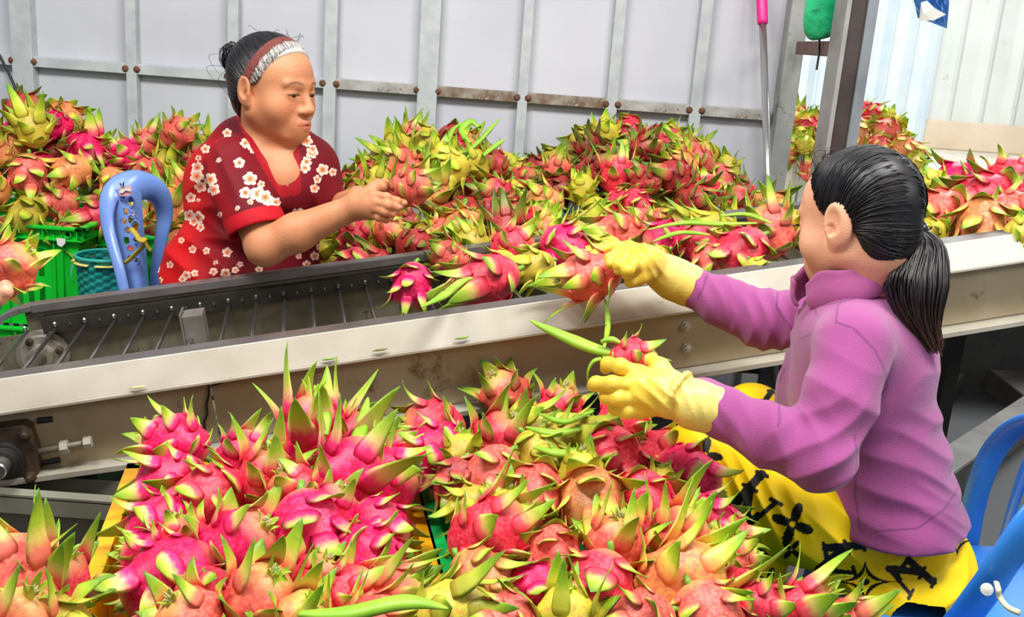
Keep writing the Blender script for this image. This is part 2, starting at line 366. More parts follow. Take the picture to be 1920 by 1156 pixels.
# inner details seen between rods
mb = MB(); s1, n1 = PC(351, 655, .30); kbox(mb, s1, s1 + .045, .30, .36, -.2, n1 + .075); kbox(mb, s1 - .004, s1, .295, .365, -.2, n1 + .082)
mb.build('inner_bracket', mat('brown_bracket', srgb(104, 98, 92), .5, .3, c2=srgb(128, 124, 116), scale=16), conv, bevel=.003)
mb = MB(); a = PC(428, 571, CW); b = PC(745, 528, CW)
mb.tube([K(a[0], CW, a[1]), K((a[0] + b[0]) / 2, CW + .002, (a[1] + b[1]) / 2 + .002), K(b[0], CW, b[1])], .0078, 10); mb.build('white_pipe', M['pvc'], conv, smooth=True, label='dirty white plastic pipe')
s1, n1 = PC(80, 665, CW)
mb = MB(); mb.lathe(K(s1, CW + .012, n1), -cv, [(.06, 0), (.062, .004), (.060, .012), (.05, .014), (.048, .02), (.03, .022), (.028, .04), (.014, .042), (.012, .06)], 36)
mb.build('bearing_flange', mat('worn_bearing_flange', srgb(178, 172, 160), .35, .5, c2=srgb(140, 130, 116), scale=24), conv, smooth=False, bevel=.001)
for q in ((56, 640), (112, 655), (66, 690), (98, 625)):
    a = PC(*q, CW - .01); mb = MB(); mb.lathe(K(a[0], CW - .01, a[1]), -cv, [(.009, 0), (.009, .01), (.005, .012)], 8); mb.build('flange_bolt', M['grease'], conv)
mb = MB(); mb.tube([K(s1, .02, n1 + .0), K(s1, CW, n1)], .016, 14); mb.build('tail_shaft', M['olive'], conv, smooth=True)
# front bearing block
def onweb(x, y, c=.01): a = PC(x, y, c); return a
a = onweb(20, 850); ctr = K(a[0], .012, a[1])
blk = MB()
outl = [(0, 790), (50, 784), (62, 790), (76, 830), (80, 872), (72, 894), (40, 898), (0, 905), (-30, 880), (-34, 810)]
top = []; bot = []
for q in outl:
    aa = onweb(*q); top.append(K(aa[0], -.022, aa[1])); bot.append(K(aa[0], .014, aa[1]))
n = len(outl); blk.add(top + bot, [tuple(range(n - 1, -1, -1)), tuple(range(n, 2 * n))] + [(i, (i + 1) % n, n + (i + 1) % n, n + i) for i in range(n)])
bb_ = blk.build('bearing_block', M['grease'], conv, bevel=.004)
mb = MB(); c0 = onweb(18, 848); mb.lathe(K(c0[0], -.02, c0[1]), -cv, [(.036, 0), (.035, .012), (.027, .014), (.026, .024), (.02, .026)], 28); mb.build('bearing_ring', M['dark'], bb_, bevel=.001)
mb = MB(); mb.lathe(K(c0[0], -.02, c0[1]), -cv, [(.0165, 0), (.0165, .055), (.0145, .058)], 24); mb.build('shaft_end', M['shaft'], bb_, smooth=False)
for q in ((57, 800), (66, 880)):
    a = onweb(*q); mb = MB(); mb.lathe(K(a[0], -.02, a[1]), -cv, [(.012, 0), (.012, .006), (.0075, .007), (.0075, .016), (.004, .018)], 6); mb.build('block_bolt', M['grease'], bb_)
a, b = onweb(78, 838), onweb(168, 820)
mb = MB(); mb.tube([K(a[0], -.012, a[1]), K(b[0], -.012, b[1])], .0062, 10); mb.build('adjusting_screw', M['olive'], conv, smooth=True)
a1 = onweb(126, 829); mb = MB(); mb.lathe(K(a1[0], -.012, a1[1]), dv, [(.013, -.007), (.013, .007)], 6); mb.build('screw_nut', M['lip'], conv); mb = MB(); mb.lathe(K(b[0], -.012, b[1]), dv, [(.011, -.006), (.011, .008)], 6)
mb.build('screw_nut', M['lip'], conv)
for (x0, y0, x1, y1) in ((70, 789, 98, 786), (80, 868, 112, 862)):
    a, b = onweb(x0, y0), onweb(x1, y1); mb = MB(); mb.tube([K(a[0], .012, a[1]), K(b[0], .012, b[1])], .006, 8); mb.build('slot_hole', M['blackrubber'], conv)
for q in ((342, 757), (597, 705), (1003, 712)):
    a = onweb(*q); mb = MB(); mb.lathe(K(a[0], .014, a[1]), -cv, [(.008, 0), (.007, .003), (.002, .004)], 14); mb.build('rivet', M['steel'], conv)
for q in ((1286, 612), (1288, 652)):
    a = onweb(*q); mb = MB(); mb.lathe(K(a[0], .014, a[1]), -cv, [(.012, 0), (.012, .003), (.0085, .004), (.0085, .010), (.003, .013)], 6); mb.build('web_bolt', M['lip'], conv)
mb = MB(); pts = []
for q in ((436, 696), (420, 703), (396, 712), (391, 722), (392, 740), (387, 757), (389, 775), (383, 790), (384, 806)):
    a = onweb(*q); pts.append(K(a[0], .010 if q[1] > 712 else -.03, a[1]))
mb.tube(pts, .0022, 6); mb.build('joint_crack', M['blackrubber'], conv)
# supports
for s in (.55, 1.55, 2.35):
    for c in (.03, CW):
        mb = MB(); q = K(s, c, -.21); mb.abox(q[0] - .02, q[0] + .02, q[1] - .02, q[1] + .02, 0, q[2] + .012); mb.build('leg', M['dark'], conv)
a = K(-.12, .05, -.21); q = P(161, 900, 1.55)
mb = MB(); mb.abox(q[0] - .015, q[0] + .015, q[1] - .01, q[1] + .02, 0, K(0, .05, -.2)[2] - .0); mb.build('leg', M['olive'], conv)
# leaf scraps on the lip
for q, lb in (((617, 672), 'small green leaf scrap lying on the conveyor lip left of centre'), ((865, 633), 'green leaf scrap lying on the conveyor lip below the fruit'), ((258, 725), 'pale yellow leaf scrap on the conveyor lip above the yellow crate'), ((712, 655), 'brown dry scrap lying on the conveyor lip')):
    a = PC(*q, -.028); c = K(a[0], -.031, a[1]); mb = MB()
    mb.tube([c - dv * .014, c - dv * .006 + nv * .002 - cv * .004, c + dv * .006 + nv * .0015 - cv * .004, c + dv * .016 + nv * .001], [.001, .004, .0045, .001], 6, flat=.5)
    tag(mb.build('leaf_scrap', mat('scrap_' + str(q[0]), srgb(120, 110, 60) if q[0] == 712 else (srgb(206, 200, 130) if q[0] == 258 else srgb(120, 160, 50)), .6), smooth=True), lb, 'leaf')

# steel trough below the tail
a, b = P(-160, 925, 1.45), P(330, 925, 1.45); a[2] = b[2] = (a[2] + b[2]) / 2; b[1] = a[1] = P(120, 925, 1.45)[1]
yy = a[1]; zz = PZ(120, 925, a[2])[2]
m_tr = mat('olive_steel_trough', srgb(150, 150, 132), .5, .15, c2=srgb(132, 132, 114), scale=5, c3=srgb(110, 108, 92), s3=5, t3=.62)
mb = MB(); mb.abox(a[0], b[0], yy, yy + .006, .12, zz); mb.abox(a[0], b[0], yy + .07, yy + .076, .12, zz); mb.abox(a[0], b[0], yy, yy + .076, .114, .12)
mb.abox(a[0], b[0], yy - .02, yy + .006, zz - .004, zz + .004); mb.abox(a[0], b[0], yy - .02, yy - .014, zz - .035, zz)
tr = mb.build('steel_trough', m_tr, bevel=.001); tag(tr, 'olive grey steel trough lying under the tail end of the conveyor', 'trough')
for x in (a[0] + .05, b[0] - .1): mb = MB(); mb.abox(x, x + .04, yy + .005, yy + .07, 0, .114); mb.build('foot', M['dark'], tr)
# floor channels at the right
def channel(p0, p1, wd, ht, lb, mt):
    mb = MB(); mb.bar(p0, p1, wd, .006); d = (p1 - p0) / np.linalg.norm(p1 - p0); x = np.cross(d, (0, 0, 1)); x /= np.linalg.norm(x)
    for s in (-1, 1): mb.bar(p0 + x * s * wd / 2 - np.array((0, 0, ht / 2)), p1 + x * s * wd / 2 - np.array((0, 0, ht / 2)), .006, ht)
    o = mb.build('steel_channel', mt); return tag(o, lb, 'steel channel', None)
m_ch = mat('grey_channel', srgb(120, 118, 112), .45, .3, c2=srgb(96, 92, 86), scale=7)
m_ch2 = mat('dark_channel', srgb(64, 60, 58), .5, .3, c2=srgb(48, 45, 43), scale=7)
channel(PZ(1650, 950, .09), PZ(1960, 740, .09), .10, .09, 'grey steel channel on the dark floor pointing towards the blue chair back', m_ch)
channel(PZ(1700, 560, .09), PZ(1990, 770, .09), .14, .09, 'dark steel channel lying crosswise on the floor under the conveyor', m_ch2)
channel(PZ(1880, 610, .06), PZ(1700, 800, .06), .05, .06, 'narrow dark steel channel on the floor behind the purple jacket', m_ch2)
V, F = crumple(PZ(1862, 650, .05), .11, .07, .045, 9, amp=.25)
tag(obj('foil_bag', V, F, mat('silver_foil', srgb(160, 162, 166), .3, .5, c2=srgb(70, 72, 76), scale=30, bump=1, bscale=50), smooth=True), 'crumpled silver foil bag on the dark floor under the conveyor', 'bag')
for (x, y, sx, sy) in ((1830, 730, .14, .07), (1410, 735, .07, .05)):
    pass

# ================================================================ crates 
def crate(name, label, mt, top, W, D, Hh, rz, group=None, slots=True):
    """top = world point at centre of the rim; rz rotation about z"""
    cr, sr = math.cos(rz), math.sin(rz); ex = np.array([cr, sr, 0]); ey = np.array([-sr, cr, 0]); ez = np.array([0, 0, 1.0])
    o0 = np.array([top[0], top[1], top[2] - Hh])
    t = thing(name, label, 'crate', o0, group)
    mb = MB(); th = .0035
    def wall(c, e, nrm, L, taper):
        # slotted panel: grid cells, skip slots
        nx = max(6, int(L / .018)); zs = [0, .03, .10, .125, .195, Hh - .0 - .03, Hh]
        zs = [0, .12 * Hh, .42 * Hh, .5 * Hh, .78 * Hh, Hh]
        for i in range(nx):
            u0, u1 = i / nx, (i + 1) / nx
            mid = abs((u0 + u1) / 2 - .5)
            for j in range(5):
                hole = slots and j in (1, 3) and i % 2 == 1 and .06 < mid < .36
                if hole: continue
                def pt(u, z): return c + e * (u - .5) * L * (.94 + .06 * z / Hh) + nrm * (-(1 - z / Hh) * .02) + ez * z
                a, b, c2, d = pt(u0, zs[j]), pt(u1, zs[j]), pt(u1, zs[j + 1]), pt(u0, zs[j + 1])
                mb.hexa([a - nrm * th, b - nrm * th, b, a, d - nrm * th, c2 - nrm * th, c2, d])
        # ribs
        for u in (.08, .12 + 0, .37, .63, .88, .92):
            a = c + e * (u - .5) * L * .95 + nrm * -.016 + ez * .01; b = c + e * (u - .5) * L + nrm * .002 + ez * (Hh - .02)
            mb.bar(a, b, .006, .012, up=nrm)
    wall(o0 - ey * D / 2, ex, -ey, W, 0); wall(o0 + ey * D / 2, ex, ey, W, 0); wall(o0 - ex * W / 2, ey, -ex, D, 0); wall(o0 + ex * W / 2, ey, ex, D, 0)
    mb.box(o0 + ez * .004, ex * (W / 2 - .022), ey * (D / 2 - .022), ez * .004)
    mb.build('crate_body', mt, t)
    mb = MB()
    for (c, e, nrm, L) in ((-ey * D / 2, ex, -ey, W), (ey * D / 2, ex, ey, W), (-ex * W / 2, ey, -ex, D), (ex * W / 2, ey, ex, D)):
        q = o0 + c + ez * Hh
        mb.box(q + nrm * .008, e * (L / 2 + .02), nrm * .012, ez * .004)
        mb.box(q + nrm * .006 - ez * .036, e * (L / 2 + .014), nrm * .010, ez * .003)
        nr = max(3, int(L / .09))
        for k in range(nr + 1):
            mb.box(q + e * (k / nr - .5) * L + nrm * .007 - ez * .018, e * .002, nrm * .009, ez * .018)
        for sgn in (-1, 1):
            mb.lathe(q + e * sgn * (L / 2 - .03) + nrm * .003 - ez * .018, nrm, [(.012, 0), (.012, .010), (.009, .010), (.009, .0)], 14)
        mb.box(q + nrm * .0 - ez * .02, e * L / 2, nrm * .002, ez * .02)
    mb.build('rim', mt, t, bevel=.001)
    return t
def ctop(x, y, Y): return P(x, y, Y)
G0 = 'green slatted crates of dragon fruit along the grey wall'
q = P(150, 428, 2.56)
crate('crate', 'large green slatted crate full of dragon fruit at the left edge beside the teal basket', M['green'], (q[0] - .31, q[1] + .2, q[2] + .0), .62, .42, .32, 0, G0)
crate('crate', 'green crate of same stack underneath the one left of the teal basket', M['green'], (q[0] - .31, q[1] + .2, q[2] - .33), .60, .40, .30, 0, G0)
q = P(166, 436, 2.66)
crate('crate', 'green slatted crate of dragon fruit standing behind the pale blue chair', M['green'], (q[0] + .285, q[1] + .2, q[2]), .56, .40, .32, -.03, G0)
crate('crate', 'lower green crate supporting the one behind the pale blue chair', M['green'], (q[0] + .285, q[1] + .2, q[2] - .33), .54, .38, .29, -.03, G0)
# yellow and green crate in front
rz = math.atan2(-dv[1], dv[0]) * -1
ex = np.array([math.cos(rz), math.sin(rz), 0]); ey = np.array([-math.sin(rz), math.cos(rz), 0])
tl = PZ(258, 880, .51); 
yc = tl + ex * .247 - ey * .275
def stack(name, lb1, lb2, mt, c, W, D, grp=None):
    crate(name, lb1, mt, (c[0], c[1], .51), W, D, .25, rz, grp); crate(name, lb2, mt, (c[0], c[1], .25), W - .02, D - .02, .245, rz, grp)
trx = PZ(768, 925, .51)
Wy = (trx - tl) @ ex
yc = tl + ex * Wy / 2 - ey * .30
stack('crate', 'yellow plastic crate heaped with magenta dragon fruit in the foreground', 'lower yellow crate supporting the crate of magenta fruit', M['yellow'], yc, Wy, .60)
gl = PZ(798, 960, .51)
gc = gl + ex * .215 - ey * .17
stack('crate', 'green crate under the large heap of dragon fruit beside the woman in purple', 'lower green crate under the large heap beside the woman in purple', M['green2'], gc, .40, .60)
c3 = np.array([.55, 1.02, .5])
stack('crate', 'green crate at the front right corner under the large heap, before the blue chair', 'lower green crate at the front right corner before the blue chair', M['green2'], c3, .34, .40)
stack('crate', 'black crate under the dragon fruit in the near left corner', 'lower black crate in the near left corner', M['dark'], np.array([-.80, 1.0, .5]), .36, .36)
# ================================================================ dragon fruit
def fruit_mats():
    sk, lf = {}, {}
    SK = {'magenta': ((226, 10, 84), (240, 50, 118), (196, 6, 58)), 'rose': ((228, 44, 72), (238, 84, 98), (204, 28, 52)),
          'coral': ((226, 92, 82), (236, 122, 96), (206, 62, 62)), 'amber': ((224, 132, 84), (222, 160, 78), (206, 96, 70)), 'green': ((200, 178, 58), (186, 186, 54), (206, 130, 66)),
          'dusk': ((170, 50, 50), (186, 70, 62), (140, 36, 42))}
    LF = {'magenta': ((226, 190, 120), (170, 198, 60), (116, 158, 30)), 'rose': ((224, 196, 108), (166, 196, 52), (104, 150, 30)),
          'coral': ((228, 206, 104), (168, 196, 48), (100, 146, 30)), 'amber': ((224, 214, 90), (166, 198, 44), (104, 150, 26)), 'green': ((214, 214, 70), (160, 194, 40), (104, 152, 24)),
          'dusk': ((160, 136, 66), (122, 140, 40), (70, 96, 28))}
    for k in SK:
        a, b_, c_ = [srgb(*q) for q in SK[k]]
        m, nt, b = new_mat('skin_' + k); N, L = nt.nodes, nt.links
        tc = N.new('ShaderNodeTexCoord'); oi = N.new('ShaderNodeObjectInfo')
        n = N.new('ShaderNodeTexNoise'); n.noise_dimensions = '4D'; n.inputs['Scale'].default_value = 16; n.inputs['Detail'].default_value = 3
        L.new(tc.outputs['Object'], n.inputs[0]); mw = N.new('ShaderNodeMath'); mw.operation = 'MULTIPLY'; mw.inputs[1].default_value = 40
        L.new(oi.outputs['Random'], mw.inputs[0]); L.new(mw.outputs[0], n.inputs['W'])
        r = N.new('ShaderNodeValToRGB'); e = r.color_ramp.elements; e[0].position = .3; e[0].color = c_; e[1].position = .66; e[1].color = b_; x = e.new(.48); x.color = a
        L.new(n.outputs[0], r.inputs[0])
        at = N.new('ShaderNodeAttribute'); at.attribute_name = 'tint'
        mx = N.new('ShaderNodeMix'); mx.data_type = 'RGBA'; L.new(at.outputs['Fac'], mx.inputs[0]); L.new(r.outputs[0], mx.inputs[6])
        mx.inputs[7].default_value = srgb(*LF[k][0]); 
        hs = N.new('ShaderNodeHueSaturation'); mr = N.new('ShaderNodeMapRange'); mr.inputs['To Min'].default_value = .78; mr.inputs['To Max'].default_value = 1.12
        L.new(oi.outputs['Random'], mr.inputs[0]); L.new(mr.outputs[0], hs.inputs['Value']); L.new(mx.outputs[2], hs.inputs['Color'])
        L.new(hs.outputs[0], b.inputs['Base Color']); b.inputs['Roughness'].default_value = .38; b.inputs['Specular IOR Level'].default_value = .45
        n2 = N.new('ShaderNodeTexNoise'); n2.inputs['Scale'].default_value = 55; L.new(tc.outputs['Object'], n2.inputs[0])
        bp = N.new('ShaderNodeBump'); bp.inputs['Strength'].default_value = .25; bp.inputs['Distance'].default_value = .003; L.new(n2.outputs[0], bp.inputs['Height']); L.new(bp.outputs[0], b.inputs['Normal'])
        sk[k] = m
        m, nt, b = new_mat('leaf_' + k); N, L = nt.nodes, nt.links
        at = N.new('ShaderNodeAttribute'); at.attribute_name = 'tint'; oi = N.new('ShaderNodeObjectInfo'); tc = N.new('ShaderNodeTexCoord')
        n = N.new('ShaderNodeTexNoise'); n.inputs['Scale'].default_value = 14; L.new(tc.outputs['Object'], n.inputs[0])
        ad = N.new('ShaderNodeMath'); ad.operation = 'MULTIPLY_ADD'; L.new(n.outputs[0], ad.inputs[0]); ad.inputs[1].default_value = .22; L.new(at.outputs['Fac'], ad.inputs[2])
        sb = N.new('ShaderNodeMath'); sb.operation = 'SUBTRACT'; L.new(ad.outputs[0], sb.inputs[0]); sb.inputs[1].default_value = .11
        r = N.new('ShaderNodeValToRGB'); e = r.color_ramp.elements
        e[0].position = 0; e[0].color = a; e[1].position = 1; e[1].color = srgb(*LF[k][2])
        for p_, c4 in ((.26, b_), (.46, srgb(*LF[k][0])), (.66, srgb(*LF[k][1]))): x = e.new(p_); x.color = c4
        L.new(sb.outputs[0], r.inputs[0])
        hs = N.new('ShaderNodeHueSaturation'); mr = N.new('ShaderNodeMapRange'); mr.inputs['To Min'].default_value = .7; mr.inputs['To Max'].default_value = 1.12
        L.new(oi.outputs['Random'], mr.inputs[0]); L.new(mr.outputs[0], hs.inputs['Value']); L.new(r.outputs[0], hs.inputs['Color'])
        L.new(hs.outputs[0], b.inputs['Base Color']); b.inputs['Roughness'].default_value = .42; b.inputs['Specular IOR Level'].default_value = .4
        lf[k] = m
    return sk, lf
SK, LFM = fruit_mats()
M['tuft'] = mat('dry_blossom', srgb(206, 200, 140), .8, c2=srgb(120, 104, 60), scale=60)
M['stalk'] = mat('cut_stem', srgb(124, 170, 50), .5, c2=srgb(96, 140, 36), scale=40)

def blade(path_pts, up_dirs, w, cup, th, n=8):
    """closed leaf blade; path points, outward directions, half widths"""
    V, N_ = [], len(path_pts)
    for i in range(N_):
        p0 = path_pts[i]; t = path_pts[min(i + 1, N_ - 1)] - path_pts[max(i - 1, 0)]; t = t / (np.linalg.norm(t) + 1e-9)
        o = up_dirs[i]; x = np.cross(t, o); x /= np.linalg.norm(x) + 1e-9; o2 = np.cross(x, t)
        for k in range(n):
            a = 2 * math.pi * k / n
            V.append(p0 + x * (math.cos(a) * w[i]) + o2 * (math.sin(a) * th * (w[i] / max(w) * .7 + .3) + cup[i] * w[i] * math.cos(a) ** 2))
    F = [(i * n + k, (i + 1) * n + k, (i + 1) * n + (k + 1) % n, i * n + (k + 1) % n) for i in range(N_ - 1) for k in range(n)]
    F += [tuple(range(n)), tuple(range(N_ * n - 1, (N_ - 1) * n - 1, -1))]
    return V, F
def make_fruit_mesh(seed, leafk=1.0, nb=16, flare=1.0, elong=1.18):
    rr = random.Random(seed)
    R0 = .5; Lz = .5 * elong
    br = []
    for i in range(nb):
        t = (i + .5) / nb; z = -.86 + 1.72 * t ** .92
        br.append((z, i * 2.39996 + rr.uniform(-.25, .25), t))
    def surf(z, ph):  # z in -1..1 normalised
        z = max(-1, min(1, z)); rad = math.sqrt(max(0, 1 - z * z)) ** .9 * R0
        rad *= 1 + .04 * z
        bump = 0
        for bz, bp, bt in br:
            dphi = (ph - bp + math.pi) % (2 * math.pi) - math.pi
            d2 = (z - bz - .08) ** 2 / .055 + (dphi * max(.3, math.sqrt(max(0, 1 - z * z)))) ** 2 / .10
            bump = max(bump, math.exp(-d2))
        rad *= 1 + .17 * bump - .08
        return np.array([rad * math.cos(ph), rad * math.sin(ph), z * Lz * (1 + .02 * bump)])
    nz, npx = 20, 30; V, tint = [], []
    for i in range(nz + 1):
        z = -math.cos(math.pi * i / nz)
        for k in range(npx):
            ph = 2 * math.pi * k / npx; q = surf(z, ph); V.append(q)
            tint.append(max(0, min(1, (z - .72) * 2.6)) * .8 + max(0, (-z - .82) * 3) * .7)
    F = [(i * npx + k, i * npx + (k + 1) % npx, (i + 1) * npx + (k + 1) % npx, (i + 1) * npx + k) for i in range(nz) for k in range(npx)]
    body = obj('dragon_fruit', V, F, SK['rose'], origin=(0, 0, 0), smooth=True, attrs={'tint': tint})
    lv, lf_, lt = [], [], []
    def addleaf(Vb, Fb, tv):
        n0 = len(lv); lv.extend(Vb); lf_.extend([tuple(i + n0 for i in f) for f in Fb]); lt.extend(tv)
    for bz, bp, bt in br:
        top = bt
        Lf = (.28 + .17 * top + rr.uniform(-.05, .07)) * leafk * (1.3 if rr.random() < .22 else 1); W = .26 * (1 - .36 * top) * rr.uniform(.85, 1.2)
        M_ = 9; pts, ups, ws, cups, tv = [], [], [], [], []
        fl = flare * rr.uniform(.35, 1.5); side = rr.uniform(-.35, .35); zc = bz - .12
        sstick = .30
        q0 = surf(zc, bp); q1 = surf(zc + .10, bp); n0 = np.array([math.cos(bp), math.sin(bp), bz * .5]); n0 /= np.linalg.norm(n0)
        tdir = (q1 - q0); tdir /= np.linalg.norm(tdir); az = np.array([-math.sin(bp), math.cos(bp), 0])
        pos = q0 - n0 * .004; ang = -.02; step = Lf * 1.0 / (M_ - 1) * 1.25
        for s in range(M_):
            u = s / (M_ - 1)
            pts.append(pos.copy())
            dr = tdir * math.cos(ang) + n0 * math.sin(ang) + az * side * u; dr /= np.linalg.norm(dr)
            ups.append(n0 * math.cos(ang) - tdir * math.sin(ang))
            ws.append(W * (min(1, .72 + u * 1.6) * (1 - max(0, u - .12) / .88) ** .78 + .012)); cups.append(-.28 if u < .4 else -.28 + (u - .4) * .9)
            tv.append(min(1, u * 1.12) ** .9)
            pos = pos + dr * step
            ang += fl * (.03 + .30 * u) * .9 + (.05 if u < .35 else 0)
            if bz > .55: ang -= .06
        Vb, Fb = blade(pts, ups, ws, cups, .018)
        addleaf(Vb, Fb, [tv[i // 8] for i in range(len(Vb))])
    # blossom end crown of thin leaves
    for k in range(6):
        a = k * 2 * math.pi / 6 + rr.uniform(-.3, .3); o = np.array([math.cos(a), math.sin(a), 0.]); Lf = (.15 + rr.uniform(-.04, .10)) * leafk
        pts, ups, ws, cups, tv = [], [], [], [], []; pos = o * .10 + np.array([0, 0, Lz * .88]); ang = rr.uniform(.0, .3); op = rr.uniform(-.05, .35)
        for s in range(7):
            u = s / 6; pts.append(pos.copy()); dr = np.array([0, 0, 1.]) * math.cos(ang) + o * math.sin(ang); ups.append(o * math.cos(ang) - np.array([0, 0, 1.]) * math.sin(ang))
            ws.append(.07 * (1 - u) ** .7 + .006); cups.append(-.3); tv.append(.38 + .5 * u); pos = pos + dr * Lf / 6; ang += op * (.4 + u)
        Vb, Fb = blade(pts, ups, ws, cups, .014); addleaf(Vb, Fb, [tv[i // 8] for i in range(len(Vb))])
    lo = obj('leaf_scales', lv, lf_, LFM['rose'], body, smooth=True, attrs={'tint': lt})
    mb = MB(); 
    for k in range(5):
        a = k * 1.3 + rr.random(); o = np.array([math.cos(a), math.sin(a), 0.]) * rr.uniform(.01, .05)
        mb.tube([o + (0, 0, Lz * .84), o * 1.6 + (0, 0, Lz + .04), o * 2.4 + (0, 0, Lz + rr.uniform(.07, .15))], [.03, .025, .008], 6)
    to = mb.build('blossom_tuft', M['tuft'], body, smooth=True)
    mb = MB(); a = rr.random() * 6; o = np.array([math.cos(a), math.sin(a), 0.])
    mb.tube([np.array((0, 0, -Lz * .9)), o * .02 + (0, 0, -Lz - .04), o * .07 + (0, 0, -Lz - .10)], [.07, .05, .045], 8)
    st = mb.build('stem_stub', M['stalk'], body, smooth=True)
    return [body, lo, to, st]
PROTO = []
for sd, lk, fl, el in ((1, 1.0, 1.0, 1.15), (2, .85, 1.3, 1.08), (3, 1.25, .7, 1.22), (4, 1.05, 1.1, 1.2), (5, 1.45, .55, 1.25), (6, .9, .9, 1.12)):
    PROTO.append(make_fruit_mesh(sd, lk, flare=fl, elong=el))
for pr_ in PROTO:
    for o in pr_:
        if o.data.materials: o.material_slots[0].link = 'OBJECT'
FR = []   # placed fruits: dict
def fruit(pos, size, axis, kind, proto=None, roll=None, heap='', extra=None, parts=True):
    """size = body diameter (m); axis = world direction of blossom end"""
    pi = random.randrange(len(PROTO)) if proto is None else proto
    objs = PROTO[pi]
    b = objs[0].copy(); C.objects.link(b)
    q = Vector(axis).to_track_quat('Z', 'Y') @ Quaternion((0, 0, 1), random.uniform(0, 6.28) if roll is None else roll)
    b.rotation_mode = 'QUATERNION'; b.rotation_quaternion = q; b.location = Vector(pos); b.scale = (size,) * 3
    b.material_slots[0].link = 'OBJECT'; b.material_slots[0].material = SK[kind]
    for o in objs[1:] if parts else objs[1:2]:
        c = o.copy(); C.objects.link(c); c.parent = b; c.location = (0, 0, 0)
        c.material_slots[0].link = 'OBJECT'
        c.material_slots[0].material = LFM[kind] if o is objs[1] else (M['tuft'] if o is objs[2] else M['stalk'])
    d = dict(o=b, pos=np.asarray(pos, float), kind=kind, heap=heap, axis=np.asarray(axis, float), size=size, extra=extra)
    x, y, t = pr(pos); d['px'], d['py'], d['t'] = x, y, t
    FR.append(d); return b
def idir(a, c=0.0):   # image direction a (deg, 0 right, 90 up) and c towards the camera -> world
    a = math.radians(a); s = math.sqrt(max(0, 1 - c * c))
    return (RT * math.cos(a) + UP * math.sin(a)) * s - FW * c
def pxsize(px, Y): return px / FPX * Y * SCL * 1.06

# ---- front crates and conveyor, fruit by fruit: (x, y, body px, heading, towards, kind, proto)
def zfruits(lst, zf, heap):
    for it in lst:
        x, y, s, a, c, k = it[:6]; pi = it[6] if len(it) > 6 else None
        z = zf(x, y) if callable(zf) else zf
        q = PZ(x, y, z); t = (q - CO) @ FW
        fruit(q, s / FPX * t * 1.08, idir(a, c), k, pi, heap=heap)
yel = [ # yellow crate
 (330, 830, 100, 150, .2, 'magenta', 0), (322, 905, 105, 200, .2, 'magenta', 3), (455, 860, 95, 60, -.2, 'magenta', 1), (590, 820, 120, 90, .1, 'magenta', 4), (500, 905, 105, 80, .2, 'rose', 2),
 (390, 940, 125, 215, .6, 'rose', 3), (650, 900, 130, 55, -.1, 'magenta', 4), (713, 900, 120, 20, .2, 'magenta', 3), (688, 860, 90, 60, .2, 'magenta', 0), (560, 930, 100, 120, .2, 'rose', 5), (723, 850, 80, 30, .1, 'magenta', 1),
 (308, 990, 120, 200, .3, 'magenta', 1), (440, 1030, 135, 40, .2, 'magenta', 0), (580, 1005, 140, 285, .3, 'magenta', 3), (713, 985, 95, 320, .2, 'magenta', 0), (688, 1050, 125, 330, .2, 'magenta', 1),
 (318, 1085, 140, 210, .3, 'magenta', 3), (278, 1040, 80, 160, .2, 'magenta', 0), (392, 1120, 110, 320, -.2, 'rose', 5), (480, 1135, 130, 60, .3, 'coral', 2), (590, 1090, 90, 60, .2, 'rose', 5), (640, 1120, 110, 30, .1, 'rose', 2),
 (718, 1125, 120, 20, .1, 'coral', 4), (352, 1020, 90, 110, .1, 'rose', 0), (620, 960, 90, 60, .1, 'magenta', 1), (520, 1075, 80, 60, .1, 'rose', 0), (660, 820, 80, 50, .1, 'rose', 3), (362, 1170, 120, 120, .4, 'coral', 1), (560, 1175, 110, 60, .4, 'amber', 2), (690, 1180, 120, 20, .2, 'coral', 4)]
def zy(x, y): return .545 + .045 * math.exp(-((x - 560) / 200) ** 2) * math.exp(-((y - 900) / 130) ** 2) + (.02 if y < 880 else 0)
zfruits(yel, zy, 'yellow crate')
